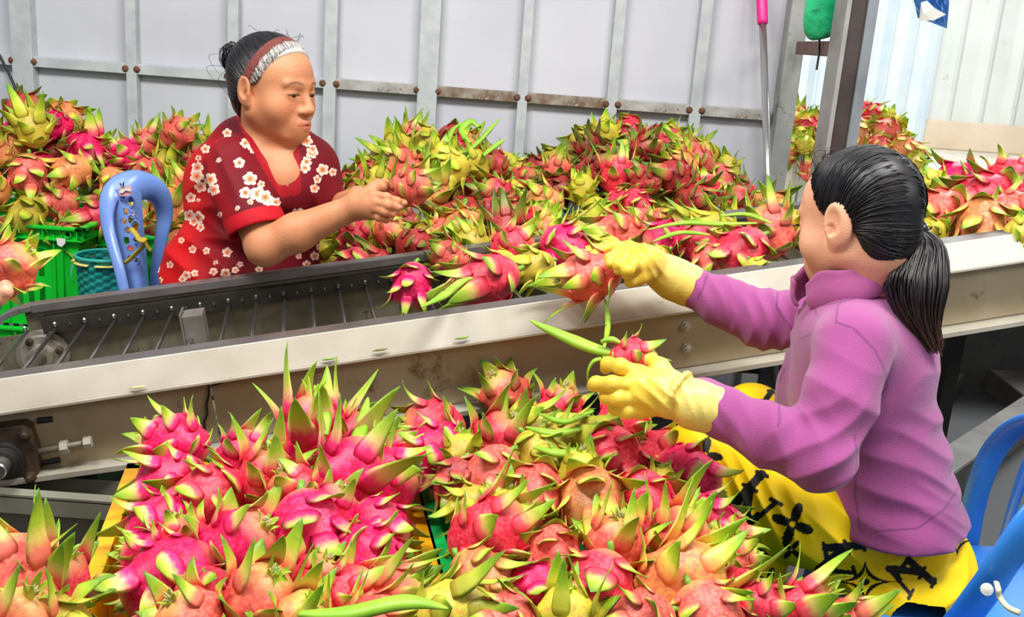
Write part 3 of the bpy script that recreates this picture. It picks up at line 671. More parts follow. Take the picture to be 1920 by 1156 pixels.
grn = [
 (815, 800, 95, 170, .2, 'rose', 0), (815, 850, 110, 200, .2, 'magenta', 3), (950, 745, 85, 120, .4, 'coral', 3), (1050, 765, 75, 80, .3, 'rose', 5), (1165, 790, 85, 60, 0, 'rose', 5), (930, 835, 100, 60, .3, 'rose', 2),
 (921, 890, 100, 230, .3, 'coral', 0), (990, 800, 80, 0, -.2, 'green', 4), (1070, 830, 90, 10, .0, 'green', 4), (856, 900, 80, 250, .1, 'dusk', 1), (1010, 860, 90, 300, .2, 'green', 3),
 (1150, 860, 115, 290, .5, 'rose', 1), (1235, 855, 85, 40, .2, 'rose', 0), (1290, 890, 105, 330, .3, 'magenta', 0), (1000, 930, 105, 230, .7, 'coral', 3), (1110, 940, 115, 270, .8, 'amber', 2), (1210, 940, 110, 300, .7, 'rose', 0),
 (1320, 975, 95, 340, .3, 'magenta', 3), (916, 1000, 120, 25, .1, 'rose', 4), (1040, 1040, 95, 270, .8, 'coral', 0), (1150, 1030, 105, 80, .3, 'coral', 2), (1265, 1020, 110, 60, .2, 'coral', 4), (886, 950, 80, 200, .2, 'green', 1),
 (1370, 1050, 80, 20, .2, 'coral', 0), (906, 1090, 110, 320, .3, 'amber', 3), (1005, 1110, 105, 300, .7, 'magenta', 1), (1120, 1110, 125, 250, .2, 'rose', 2), (1270, 1095, 140, 35, .1, 'amber', 4), (1380, 1110, 80, 30, .2, 'rose', 0), (1090, 890, 80, 90, .2, 'green', 5),
 (1420, 1140, 90, 10, .2, 'rose', 3), (1500, 1150, 100, 40, .1, 'rose', 4), (1330, 1160, 120, 300, .2, 'coral', 0), (1200, 1170, 120, 200, .3, 'coral', 1), (946, 1170, 110, 200, .4, 'coral', 5), (1580, 1165, 80, 30, .1, 'coral', 4), (846, 1150, 120, 10, -.1, 'green', 4),
 (960, 960, 80, 90, .1, 'green', 1), (1190, 1000, 70, 90, .1, 'rose', 1), (1330, 1030, 70, 90, .1, 'amber', 1), (870, 860, 80, 90, 0, 'green', 5), (1060, 1170, 110, 90, .2, 'green', 2), (1240, 910, 60, 90, .1, 'green', 1), (1370, 1005, 70, 0, .1, 'coral', 1)]
zfruits(grn, lambda x, y: .57 + .05 * math.exp(-((x - 1080) / 260) ** 2 - ((y - 900) / 160) ** 2), 'large heap')
# lower layer, seen in the gaps
def lower(poly_l, poly_r, y0, y1, z, heap, step=96):
    y = y0
    r_ = 0
    while y <= y1:
        f_ = (y - y0) / (y1 - y0); xa = poly_l[0] + (poly_l[1] - poly_l[0]) * f_; xb = poly_r[0] + (poly_r[1] - poly_r[0]) * f_
        x = xa + (r_ % 2) * step / 2
        while x < xb:
            q = PZ(x + random.uniform(-8, 8), y + random.uniform(-6, 6), z); t = (q - CO) @ FW
            fruit(q, 92 / FPX * t, idir(random.uniform(0, 360), random.uniform(-.2, .7)), random.choice(['rose', 'dusk', 'rose', 'green', 'coral']), heap=heap, parts=False); x += step
        y += step * .62; r_ += 1
lower((350, 320), (700, 715), 930, 1150, .46, 'yellow crate')
lower((885, 910), (1250, 1500), 880, 1150, .46, 'large heap')
# conveyor load
def convfruits(lst, heap):
    for x, y, s, a, c, k, cc, nn, pi in lst:
        o = A3 + nv * nn + cv * 0; d = ray(x, y); t = ((o - CO) @ nv) / (d @ nv); q = CO + d * t
        tt = (q - CO) @ FW
        fruit(q, s / FPX * tt * 1.08, idir(a, c), k, pi, heap=heap)
cf = [ (772, 535, 70, 262, .2, 'magenta'), (915, 525, 92, 200, .1, 'rose'), (960, 465, 74, 40, .2, 'rose'), (845, 485, 62, 150, .2, 'coral'), (1062, 465, 80, 330, .1, 'magenta'), (1000, 500, 60, 200, .1, 'green'),
 (1165, 440, 76, 180, .1, 'coral'), (1250, 448, 72, 200, .2, 'magenta'), (1310, 455, 70, 300, .3, 'rose'), (1390, 475, 88, 220, .1, 'rose'), (1445, 435, 80, 100, .0, 'coral'), (1290, 425, 60, 180, .0, 'green'),
 (1345, 430, 60, 160, 0, 'green'), (1485, 430, 60, 60, 0, 'green'), (1210, 420, 55, 160, 0, 'coral'), (1330, 490, 60, 300, .1, 'coral'), (890, 460, 56, 120, .1, 'green'), (935, 495, 50, 200, .1, 'green'), (1100, 430, 60, 30, 0, 'green'), (1020, 440, 56, 60, 0, 'amber'), (1230, 490, 54, 220, .2, 'green'), (1130, 470, 56, 200, 0, 'green'), (1420, 510, 50, 300, 0, 'green'),
 (1800, 345, 80, 180, 0, 'magenta'), (1845, 370, 84, 200, .1, 'rose'), (1895, 340, 80, 60, .1, 'rose'), (1760, 400, 84, 200, .3, 'coral'), (1840, 420, 84, 260, .3, 'amber'), (1900, 400, 80, 0, .2, 'coral'), (1740, 440, 60, 200, .2, 'green'), (1760, 355, 60, 120, 0, 'green'), (1925, 440, 70, 0, 0, 'green'), (1940, 370, 80, 0, 0, 'rose'), (1700, 420, 70, 0, 0, 'coral'), (1690, 370, 70, 0, 0, 'rose')]
pp = [3, 4, 0, 5, 2, 4, 2, 0, 1, 3, 2, 4, 4, 3, 5, 0, 4, 4, 4, 2, 3, 4, 1, 0, 2, 1, 3, 2, 4, 3, 5, 0, 1, 2, 3]
convfruits([(*q, 0, .0 + q[2] / FPX * 2.1 * .42 - .045, pp[i]) for i, q in enumerate(cf)], 'conveyor')

# ---- heaps along the wall: world-space mounds
def mound(cx, cy, rx, ry, z0, hgt):
    def f(x, y):
        r2 = ((x - cx) / rx) ** 2 + ((y - cy) / ry) ** 2
        return z0 + hgt * (1 - r2) ** .75 if r2 < 1 else -9
    return f, (cx - rx, cx + rx, cy - ry, cy + ry)
def heapfill(mds, n, dmin, size, kinds, heap, ymax, shell=.15, rs=1, maxn=400):
    rr = random.Random(rs); pts = []
    x0 = min(m[1][0] for m in mds); x1 = max(m[1][1] for m in mds); y0 = min(m[1][2] for m in mds); y1 = max(m[1][3] for m in mds)
    layers = ((.0, .045), (.045, .10), (.10, shell))
    for lo, hi in layers:
        for _ in range(n):
            x, y = rr.uniform(x0, x1), rr.uniform(y0, y1); z = max(m[0](x, y) for m in mds)
            if z < 0 or y > ymax: continue
            z -= rr.uniform(lo, hi); z -= size * .35
            q = np.array([x, y, z])
            if all(((q - p2) ** 2).sum() > dmin * dmin for p2 in pts): pts.append(q)
            if len(pts) >= maxn: break
    for q in pts:
        a = rr.uniform(0, 360); 
        fruit(q, size * rr.uniform(.88, 1.12), idir(a, rr.uniform(-.3, .75)), rr.choice(kinds), rr.choice((0, 2, 3, 4, 2, 4, 5)), heap=heap)
    return pts
def mnd(px, py, Y, hwpx, ry, basey, Yb):
    q = P(px, py, Y); b = P(px, basey, Yb); rx = hwpx / FPX * Y * SCL
    return mound(q[0], q[1], rx, ry, b[2], q[2] - b[2])
kL = ['rose', 'coral', 'magenta', 'amber', 'dusk', 'coral', 'green']
kM = ['green', 'amber', 'coral', 'rose', 'dusk', 'green', 'dusk', 'green']
n1 = heapfill([mnd(60, 182, 2.83, 185, .33, 395, 2.62), mnd(95, 260, 2.76, 130, .22, 385, 2.62)], 2500, .104, .102, kL, 'left wall heap', 3.5, rs=3)
n2 = heapfill([mnd(315, 214, 2.90, 130, .30, 425, 2.68)], 2500, .102, .100, kL, 'second wall heap', 3.66, rs=4)
n3 = heapfill([mnd(835, 238, 2.92, 205, .62, 452, 2.45), mnd(700, 300, 2.8, 110, .42, 462, 2.45)], 4000, .100, .096, kM, 'middle wall heap', 3.66, rs=5)
n4 = heapfill([mnd(1205, 224, 3.0, 220, .60, 418, 2.5), mnd(1060, 290, 2.9, 130, .45, 425, 2.48), mnd(1370, 335, 2.85, 110, .4, 405, 2.5)], 5000, .098, .094, kM + ['rose'], 'right wall heap', 3.66, rs=6)
n5 = heapfill([mnd(760, 395, 2.42, 160, .22, 480, 2.25), mnd(1000, 375, 2.45, 190, .22, 455, 2.25)], 1500, .102, .100, kM + ['rose', 'rose'], 'middle wall heap', 3.0, rs=9)
heapfill([mnd(1490, 205, 5.6, 60, .5, 262, 5.4), mnd(1535, 210, 5.6, 60, .5, 262, 5.4)], 900, .12, .13, ['coral', 'rose', 'amber', 'coral', 'green'], 'yard crate by the gate post', 9, rs=7)
heapfill([mnd(1640, 195, 5.3, 78, .45, 290, 5.1)], 1200, .12, .13, ['coral', 'rose', 'amber', 'coral', 'green'], 'yard crate behind the head', 9, rs=8)
# foreground left corner
for x, y, s, a, c, k, pi, z in ((40, 1090, 150, 120, .1, 'coral', 4, .60), (95, 1100, 130, 60, .2, 'rose', 2, .58), (30, 1180, 150, 60, .3, 'coral', 4, .56), (110, 1170, 110, 330, .2, 'green', 3, .56)):
    q = PZ(x, y, z); fruit(q, s / FPX * ((q - CO) @ FW), idir(a, c), k, pi, heap='near corner heap')
print('FRUITS', len(FR), len(n1), len(n2), len(n3), len(n4), len(n5))
# crates that carry the heaps
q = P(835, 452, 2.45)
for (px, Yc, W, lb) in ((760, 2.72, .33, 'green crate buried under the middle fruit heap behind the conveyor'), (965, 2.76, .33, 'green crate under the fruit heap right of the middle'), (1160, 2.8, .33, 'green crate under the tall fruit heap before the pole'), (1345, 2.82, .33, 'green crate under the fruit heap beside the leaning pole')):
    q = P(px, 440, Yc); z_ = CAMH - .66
    crate('crate', lb.replace('green crate', 'black crate'), M['dark'], (q[0], q[1], z_), W, .42, .29, 0, G0)  # black colour stands in for the shade under the conveyor
crate('crate', 'white slatted crate standing in the yard doorway beside the gate post', M['white'], (P(1490, 275, 5.35)[0] - .05, P(1490, 275, 5.35)[1] + .1, P(1490, 270, 5.35)[2]), .34, .3, P(1490, 270, 5.35)[2] - .4, .12)
crate('crate', 'green crate of dragon fruit in the yard behind the white crate', M['green'], (P(1535, 262, 5.5)[0] + .12, P(1535, 262, 5.5)[1] + .1, P(1535, 262, 5.5)[2]), .46, .36, P(1535, 262, 5.5)[2] - .4, .12)
crate('crate', 'green crate of dragon fruit in the yard behind the dark haired woman', M['green'], (P(1655, 288, 5.2)[0], P(1655, 288, 5.2)[1] + .1, P(1655, 288, 5.2)[2]), .44, .4, P(1655, 288, 5.2)[2] - .4, 0)
# ================================================================ smooth solids: signed distances meshed by surface nets
class Sdf:
    def __init__(s): s.ops = []
    def cap(s, a, b, ra, rb=None, k=.02, sub=0, flat=None):
        s.ops.append(('cap', np.asarray(a, float), np.asarray(b, float), ra, ra if rb is None else rb, k, sub, flat)); return s
    def ell(s, c, r, R=np.eye(3), k=.02, sub=0):
        s.ops.append(('ell', np.asarray(c, float), np.asarray(r, float), np.asarray(R, float), k, sub)); return s
    def chain(s, pts, rs, k=.01, **kw):
        for i in range(len(pts) - 1): s.cap(pts[i], pts[i + 1], rs[i], rs[i + 1], k=k, **kw)
        return s
    def fold(s, c, R, dirn, lam, amp, ph=0, wob=None):  # ripples around c within radius R, crests across dirn
        s.ops.append(('fold', np.asarray(c, float), R, np.asarray(dirn, float) / np.linalg.norm(dirn), lam, amp, ph, wob)); return s
    def cut(s, fn, k=.005): s.ops.append(('cut', fn, k)); return s
    def field(s, lo, hi, h):
        ax = [np.arange(lo[i], hi[i] + h, h, dtype=np.float32) for i in range(3)]
        D = np.full([len(a) for a in ax], .2, np.float32)
        def sub_(bl, bh):
            sl = []
            for i in range(3):
                a = int(np.searchsorted(ax[i], bl[i])); b = int(np.searchsorted(ax[i], bh[i]))
                if b <= a: return None
                sl.append(slice(a, b))
            return tuple(sl)
        for op in s.ops:
            if op[0] == 'cut':
                XX = ax[0][:, None, None]; YY = ax[1][None, :, None]; ZZ = ax[2][None, None, :]
                d = op[1](XX, YY, ZZ).astype(np.float32); k = op[2]; hh = np.maximum(k - np.abs(D - d), 0) / k
                D = np.maximum(D, d) + hh * hh * k * .25; continue
            if op[0] == 'cap':
                _, a, b, ra, rb, k, sub, flat = op; m = max(ra, rb) + k + 2 * h + .004; bl = np.minimum(a, b) - m; bh = np.maximum(a, b) + m
            elif op[0] == 'ell':
                _, c, r, Rm, k, sub = op; m = (np.abs(Rm) @ r) + k + 2 * h + .004; bl = c - m; bh = c + m
            else:
                _, c, Rr, dn, lam, amp, ph, wob = op; bl = c - Rr; bh = c + Rr
            sl = sub_(bl, bh)
            if sl is None: continue
            X = ax[0][sl[0]][:, None, None]; Y = ax[1][sl[1]][None, :, None]; Z = ax[2][sl[2]][None, None, :]
            if op[0] == 'cap':
                ab = b - a; L2 = ab @ ab + 1e-12
                px, py, pz = X - np.float32(a[0]), Y - np.float32(a[1]), Z - np.float32(a[2])
                t = np.clip((px * ab[0] + py * ab[1] + pz * ab[2]) / L2, 0, 1).astype(np.float32)
                qx, qy, qz = px - t * ab[0], py - t * ab[1], pz - t * ab[2]
                if flat is not None:
                    n, fs = flat; dn = qx * n[0] + qy * n[1] + qz * n[2]; d = np.sqrt(np.maximum(qx * qx + qy * qy + qz * qz - dn * dn, 0) + (dn / fs) ** 2)
                else: d = np.sqrt(qx * qx + qy * qy + qz * qz)
                d = d - (ra + (rb - ra) * t)
            elif op[0] == 'ell':
                px, py, pz = X - np.float32(c[0]), Y - np.float32(c[1]), Z - np.float32(c[2])
                u = [(px * Rm[0, i] + py * Rm[1, i] + pz * Rm[2, i]) / r[i] for i in range(3)]
                k0 = np.sqrt(u[0] ** 2 + u[1] ** 2 + u[2] ** 2); k1 = np.sqrt((u[0] / r[0]) ** 2 + (u[1] / r[1]) ** 2 + (u[2] / r[2]) ** 2) + 1e-9
                d = k0 * (k0 - 1) / k1
            else:
                px, py, pz = X - c[0], Y - c[1], Z - c[2]; rr2 = np.sqrt(px * px + py * py + pz * pz) / Rr
                wv = np.clip(1 - rr2, 0, 1) ** .8 * np.clip((1 - rr2) * 4, 0, 1)
                ph2 = (px * dn[0] + py * dn[1] + pz * dn[2]) / lam * 2 * math.pi + ph
                if wob is not None: ph2 = ph2 + 1.3 * np.sin((px * wob[0] + py * wob[1] + pz * wob[2]) * 2 * math.pi) + .7 * np.sin((px * wob[2] + py * wob[0] - pz * wob[1]) * 3.9 + 1)
                D[sl] += (amp * wv * (1 - np.abs(np.sin(ph2 / 2))) * -1.6 + amp * wv * .6).astype(np.float32); continue
            cur = D[sl]; d = d.astype(np.float32)
            if sub:
                hh = np.maximum(k - np.abs(-d - cur), 0) / k; D[sl] = np.maximum(cur, -d) + hh * hh * k * .25
            else:
                hh = np.maximum(k - np.abs(d - cur), 0) / k; D[sl] = np.minimum(cur, d) - hh * hh * k * .25
        return D, ax
    def mesh(s, lo, hi, h, smooth=2):
        D, ax = s.field(lo, hi, h)
        I = D < 0
        nx, ny, nz = [q - 1 for q in D.shape]
        cnt = np.zeros((nx, ny, nz), np.uint8)
        for a in (0, 1):
            for b in (0, 1):
                for c in (0, 1): cnt += I[a:nx + a, b:ny + b, c:nz + c]
        act = np.argwhere((cnt > 0) & (cnt < 8)); n = len(act)
        idm = np.full((nx, ny, nz), -1, np.int32); idm[tuple(act.T)] = np.arange(n)
        val = {}
        for a in (0, 1):
            for b in (0, 1):
                for c in (0, 1): val[a, b, c] = D[act[:, 0] + a, act[:, 1] + b, act[:, 2] + c]
        acc = np.zeros((n, 3)); w = np.zeros(n)
        for axis in range(3):
            for u in (0, 1):
                for v in (0, 1):
                    p0 = [u, v]; p0.insert(axis, 0); p1 = [u, v]; p1.insert(axis, 1)
                    v0, v1 = val[tuple(p0)], val[tuple(p1)]; m = (v0 < 0) != (v1 < 0)
                    t = np.where(m, v0 / np.where(m, v0 - v1, 1), 0); q = np.tile(np.array(p0, float), (n, 1)); q[:, axis] = t
                    acc[m] += q[m]; w[m] += 1
        V = (act + acc / w[:, None]) * h + np.array([a[0] for a in ax])
        F = []
        for axis in range(3):
            sl0 = [slice(1, None)] * 3; 
            A = np.moveaxis(I, axis, 0); J = np.moveaxis(idm, axis, 0)
            ch = A[:-1, 1:-1, 1:-1] != A[1:, 1:-1, 1:-1]; e = np.argwhere(ch); inside = A[:-1, 1:-1, 1:-1][tuple(e.T)]
            i, j, k = e[:, 0], e[:, 1] + 1, e[:, 2] + 1
            q = np.stack([J[i, j - 1, k - 1], J[i, j, k - 1], J[i, j, k], J[i, j - 1, k]], 1)
            flip = inside if axis != 1 else ~inside
            q[~flip] = q[~flip][:, ::-1]; F.append(q)
        F = np.concatenate(F); F = F[(F >= 0).all(1)]
        for _ in range(smooth):
            S = np.zeros_like(V); Cn = np.zeros(n)
            for a, b in ((0, 1), (1, 2), (2, 3), (3, 0)):
                np.add.at(S, F[:, a], V[F[:, b]]); np.add.at(S, F[:, b], V[F[:, a]]); np.add.at(Cn, F[:, a], 1); np.add.at(Cn, F[:, b], 1)
            V = V + .5 * (S / np.maximum(Cn, 1)[:, None] - V)
        return V, F
def vnorm(V, F):
    N = np.zeros_like(V); fn = np.cross(V[F[:, 2]] - V[F[:, 0]], V[F[:, 3]] - V[F[:, 1]])
    for i in range(4): np.add.at(N, F[:, i], fn)
    return N / (np.linalg.norm(N, axis=1)[:, None] + 1e-12)
def merge(parts):
    V, F, n = [], [], 0
    for v, f in parts: V.append(v); F.append(f + n); n += len(v)
    return np.concatenate(V), np.concatenate(F)
def prv(V):
    q = V - CO; t = q @ FW; return 960 + FPX * (q @ RT) / t, 578 - FPX * (q @ UP) / t
def dropfaces(V, F, mask):  # remove faces whose vertices are all in mask
    keep = ~mask[F].all(1); F = F[keep]; used = np.zeros(len(V), bool); used[F.ravel()] = True
    idx = np.cumsum(used) - 1; return V[used], idx[F], used
def inpoly(x, y, poly):
    r = np.zeros(len(x), bool); n = len(poly)
    for i in range(n):
        x0, y0 = poly[i]; x1, y1 = poly[(i + 1) % n]
        c = ((y0 > y) != (y1 > y)) & (x < (x1 - x0) * (y - y0) / ((y1 - y0) or 1e-9) + x0); r ^= c
    return r
def segd(x, y, a, b):
    ax_, ay = a; bx, by = b; dx, dy = bx - ax_, by - ay; t = np.clip(((x - ax_) * dx + (y - ay) * dy) / (dx * dx + dy * dy + 1e-9), 0, 1)
    return np.hypot(x - ax_ - t * dx, y - ay - t * dy)
def polyd(x, y, pts):
    return np.min([segd(x, y, pts[i], pts[i + 1]) for i in range(len(pts) - 1)], axis=0)
def noise3(V, sc, seed=0):
    r = np.random.RandomState(seed); o = np.zeros(len(V))
    for _ in range(12):
        k = r.randn(3) * sc; o += np.sin(V @ k + r.rand() * 6.28)
    return o / 12 * 1.6
def lerp(a, b, t): return a + (b - a) * t[:, None]
def rgb(*c): return np.array(srgb(*c)[:3])
def frame(f, up=(0, 0, 1)):
    f = np.asarray(f, float); f /= np.linalg.norm(f); s = np.cross(f, up); s /= np.linalg.norm(s); u = np.cross(s, f)
    return np.stack([s, f, u], 1)  # columns: right side, forward, up

def head_ops(S, H, R, sc, eyeslit=.0024, chub=1.0, ear=1.0):
    def L(x, y, z): return H + R @ (np.array([x, y, z]) * sc)
    def E(c, r, k=.02, sub=0, rot=None): S.ell(L(*c), np.array(r) * sc, R if rot is None else R @ rot, k=k * sc, sub=sub)
    def Cp(a, b, ra, rb, k=.02, sub=0): S.cap(L(*a), L(*b), ra * sc, rb * sc, k=k * sc, sub=sub)
    E((0, -.014, .030), (.075, .094, .084))
    E((0, .034, .030), (.062, .052, .056), .03)
    E((0, .024, -.03), (.060, .062, .072), .03)
    for s in (-1, 1):
        Cp((s * .050, .0, -.050), (s * .020, .062, -.088), .020 * chub, .017, .03)
        E((s * .040, .050, -.034), (.027 * chub, .028, .030), .03)
    E((0, .070, -.090), (.020, .018, .018), .03)
    Cp((0, .030, -.082), (0, -.01, -.075), .03, .03, .03)
    E((0, .082, -.066), (.028, .016, .022), .02)          # mouth mound
    for s in (-1, 1):
        E((s * .032, .100, .001), (.018, .014, .012), .012, 1)
        E((s * .031, .0745, .0), (.0168, .0128, .0140), .006)
        Cp((s * .010, .086, .020), (s * .046, .074, .022), .006, .005, .014)   # brow
        E((s * .031, .0905, -.004), (.0145, .010, eyeslit), .002, 1)
        E((s * .0125, .0950, -.036), (.0088, .0100, .0078), .010)
        E((s * .007, .1005, -.0435), (.0035, .005, .0035), .003, 1)
        # ear
        er = np.array([[math.cos(.25 * s), math.sin(.25 * s), 0], [-math.sin(.25 * s), math.cos(.25 * s), 0], [0, 0, 1]]); g = ear
        def Q(x, y, z): return (s * (.079 + (x - .079) * g), -.010 + (y + .010) * g, -.006 + (z + .006) * g)
        E(Q(.079, -.014, -.004), (.0085 * g, .019 * g, .030 * g), .008, 0, er)
        E(Q(.076, -.006, -.028), (.007 * g, .010 * g, .012 * g), .008)
        E(Q(.0875, -.010, .000), (.0060 * g, .0110 * g, .018 * g), .005, 1, er)
        E(Q(.0835, -.006, -.012), (.006 * g, .006 * g, .008 * g), .004, 1)
        Cp(Q(.080, .000, -.012), Q(.078, .000, -.02), .004 * g, .003 * g, .006)
    Cp((0, .084, .008), (0, .105, -.030), .0075, .0100, .012)
    E((0, .1045, -.033), (.0095, .0095, .0085), .008)
    Cp((-.024, .084, -.0635), (0, .0965, -.0605), .0040, .0058, .006); Cp((.024, .084, -.0635), (0, .0965, -.0605), .0040, .0058, .006)
    Cp((-.023, .083, -.0690), (0, .0935, -.0715), .0042, .0062, .007); Cp((.023, .083, -.0690), (0, .0935, -.0715), .0042, .0062, .007)
    Cp((-.024, .0895, -.0660), (0, .1010, -.0655), .0012, .0016, .002, 1); Cp((.024, .0895, -.0660), (0, .1010, -.0655), .0012, .0016, .002, 1)
    return L
def face_color(V, H, R, sc, base, brow=.6, lips=(196, 104, 92)):
    p = ((V - H) @ R) / sc; x, y, z = p.T; ax_ = np.abs(x)
    col = np.tile(rgb(*base), (len(V), 1)); n = noise3(V, 60, 3)
    col = lerp(col, col * np.array([.86, .80, .76]), np.clip(n * .35 + .12, 0, 1))
    ch = np.exp(-((ax_ - .042) / .018) ** 2 - ((z + .028) / .018) ** 2) * (y > .02); col = lerp(col, rgb(226, 120, 92) + 0 * col, ch * .22)
    li = np.clip(1.4 - np.hypot(x / .0255, (z + .0655) / .0095) * 1.25, 0, 1) * (y > .08); col = lerp(col, rgb(*lips) + 0 * col, np.clip(li * 1.6, 0, 1) * .85)
    mo = (y > .08) * np.exp(-((z + .066 - 0 * x) / .0013) ** 2) * (ax_ < .024); col = lerp(col, rgb(96, 44, 36) + 0 * col, mo * .8)
    br = (y > .05) * np.exp(-(((z - .0215 - .004 * np.cos((ax_ - .03) * 90)) / .0032) ** 2)) * np.clip((ax_ - .010) / .006, 0, 1) * np.clip((.052 - ax_) / .01, 0, 1)
    col = lerp(col, rgb(70, 48, 38) + 0 * col, br * brow)
    ey = (y > .07) * np.exp(-(((z + .0015 - .0016 * np.cos((ax_ - .031) * 110)) / .0019) ** 2)) * np.clip((.0175 - np.abs(ax_ - .031)) / .003, 0, 1)
    col = lerp(col, rgb(30, 20, 18) + 0 * col, ey * .95)
    fo = (y > .05) * np.exp(-(((z - .0095) / .0012) ** 2)) * np.clip((.016 - np.abs(ax_ - .031)) / .004, 0, 1); col = lerp(col, rgb(150, 88, 62) + 0 * col, fo * .6)
    fo = (y > .05) * np.exp(-(((z + .013 + .003 * np.cos((ax_ - .031) * 90)) / .0015) ** 2)) * np.clip((.017 - np.abs(ax_ - .031)) / .004, 0, 1); col = lerp(col, rgb(160, 98, 70) + 0 * col, fo * .45)
    return col, p
def eyes(parent, L, sc):
    for s in (-1, 1):
        mb = MB(); c = L(s * .031, .0762, -.002); f = L(s * .031, 1.0768, -.001 - .5) - c; f /= np.linalg.norm(f); r = .0110 * sc
        prof = [(r * math.sin(a), r * math.cos(a)) for a in np.linspace(.02, math.pi - .02, 14)]
        mb.lathe(c, f, prof, 20); mb.m = [1 if sum(((np.mean([mb.v[i] for i in fc], 0) - c) @ f / r,)) > .62 else 0 for fc in mb.f]
        mb.build('eye', [M['eyewhite'], M['iris']], parent, smooth=True)
M['eyewhite'] = mat('eye_white', srgb(150, 134, 124), .3); M['iris'] = mat('dark_iris', srgb(26, 16, 12), .12)
M['skin'] = colmat('skin', .48, .4, bump=.25, bscale=420, sss=.12)
M['hair'] = mat('black_hair', srgb(17, 16, 20), .42, spec=.4, c2=srgb(30, 27, 30), scale=30)
M['haircol'] = colmat('streaked_hair', .38, .5)

def hair_cap(H, R, sc, gz, extra=.009, lo=-.13, h=.0026, streak=None, bumps=0):
    """shell over the cranium behind a hairline y < g(z)"""
    S = Sdf()
    S.ell(H + R @ (np.array([0, -.014, .030]) * sc), np.array([.075 + extra, .094 + extra, .084 + extra]) * sc, R, k=.01)
    S.ell(H + R @ (np.array([0, .034, .030]) * sc), np.array([.062 + extra * .6, .052 + extra * .6, .056 + extra * .7]) * sc, R, k=.03)
    S.ell(H + R @ (np.array([0, -.045, -.035]) * sc), np.array([.056 + extra * .5, .045 + extra, .05]) * sc, R, k=.03)
    zs, ys = zip(*gz)
    def fn(X, Y, Z):
        px, py, pz = X - H[0], Y - H[1], Z - H[2]
        l = [(px * R[0, i] + py * R[1, i] + pz * R[2, i]) / sc for i in range(3)]
        return (l[1] - np.interp(l[2], zs, ys) + 0 * l[0] + .12 * np.maximum(0, np.abs(l[0]) - .05) * (l[2] > .03)) * sc * .8
    S.cut(fn, .008 * sc)
    c = H; m = .14 * sc
    return S.mesh(c - m, c + m, h * sc * .8)
def shell_of(hv, cc, R):
    from mathutils.kdtree import KDTree
    d = (hv - cc) @ R; rr_ = np.linalg.norm(d, axis=1); d = d / rr_[:, None]; kd = KDTree(len(hv))
    # outer surface only: keep the farther vertex of each direction
    for i in range(len(hv)): kd.insert(d[i], i)
    kd.balance()
    def shell(q, off=0):
        u = np.asarray(q, float); u = u / np.linalg.norm(u)
        nb_ = kd.find_n(Vector(u), 8); t = max(rr_[j] for _, j, _ in nb_); return cc + R @ (u * (t + off))
    return shell
def strands(name, parent, mt, paths, r=.0011, n=4, cols=None):
    """many thin hair tubes in one mesh"""
    V, F, Cc = [], [], []
    for pi, pts in enumerate(paths):
        pts = np.asarray(pts); N_ = len(pts); t = np.gradient(pts, axis=0); t /= np.linalg.norm(t, axis=1)[:, None] + 1e-12
        ref = np.array([.3, .5, .8]); x = np.cross(t, ref); x /= np.linalg.norm(x, axis=1)[:, None] + 1e-12; y = np.cross(t, x)
        b0 = len(V)
        for i in range(N_):
            ri = r * (1 - .6 * (i / (N_ - 1)) ** 3)
            for k in range(n):
                a = 2 * math.pi * k / n; V.append(pts[i] + (x[i] * math.cos(a) + y[i] * math.sin(a)) * ri)
                if cols is not None: Cc.append(cols(pi, i / (N_ - 1)))
        F += [(b0 + i * n + k, b0 + i * n + (k + 1) % n, b0 + (i + 1) * n + (k + 1) % n, b0 + (i + 1) * n + k) for i in range(N_ - 1) for k in range(n)]
    return obj(name, V, F, mt, parent, smooth=True, col=np.array(Cc) if cols is not None else None)
def bez(pts, n=14):
    """smooth path through points"""
    pts = np.asarray(pts, float); m = len(pts); out = []
    for q in np.linspace(0, m - 1.0001, n):
        i = int(q); t = q - i; p0, p1, p2, p3 = pts[max(i - 1, 0)], pts[i], pts[i + 1], pts[min(i + 2, m - 1)]
        out.append(.5 * (2 * p1 + (p2 - p0) * t + (2 * p0 - 5 * p1 + 4 * p2 - p3) * t * t + (3 * p1 - p0 - 3 * p2 + p3) * t ** 3))
    return np.array(out)
def finger(S, pts, r0, r1, k=.004):
    pts = [np.asarray(q, float) for q in pts]; n = len(pts) - 1
    for i in range(n):
        a, b = pts[i], pts[i + 1]; ra = r0 + (r1 - r0) * i / n; rb = r0 + (r1 - r0) * (i + 1) / n
        S.cap(a, b, ra, rb, k=k)
        if i: S.ell(a, (ra * 1.08,) * 3, k=k)
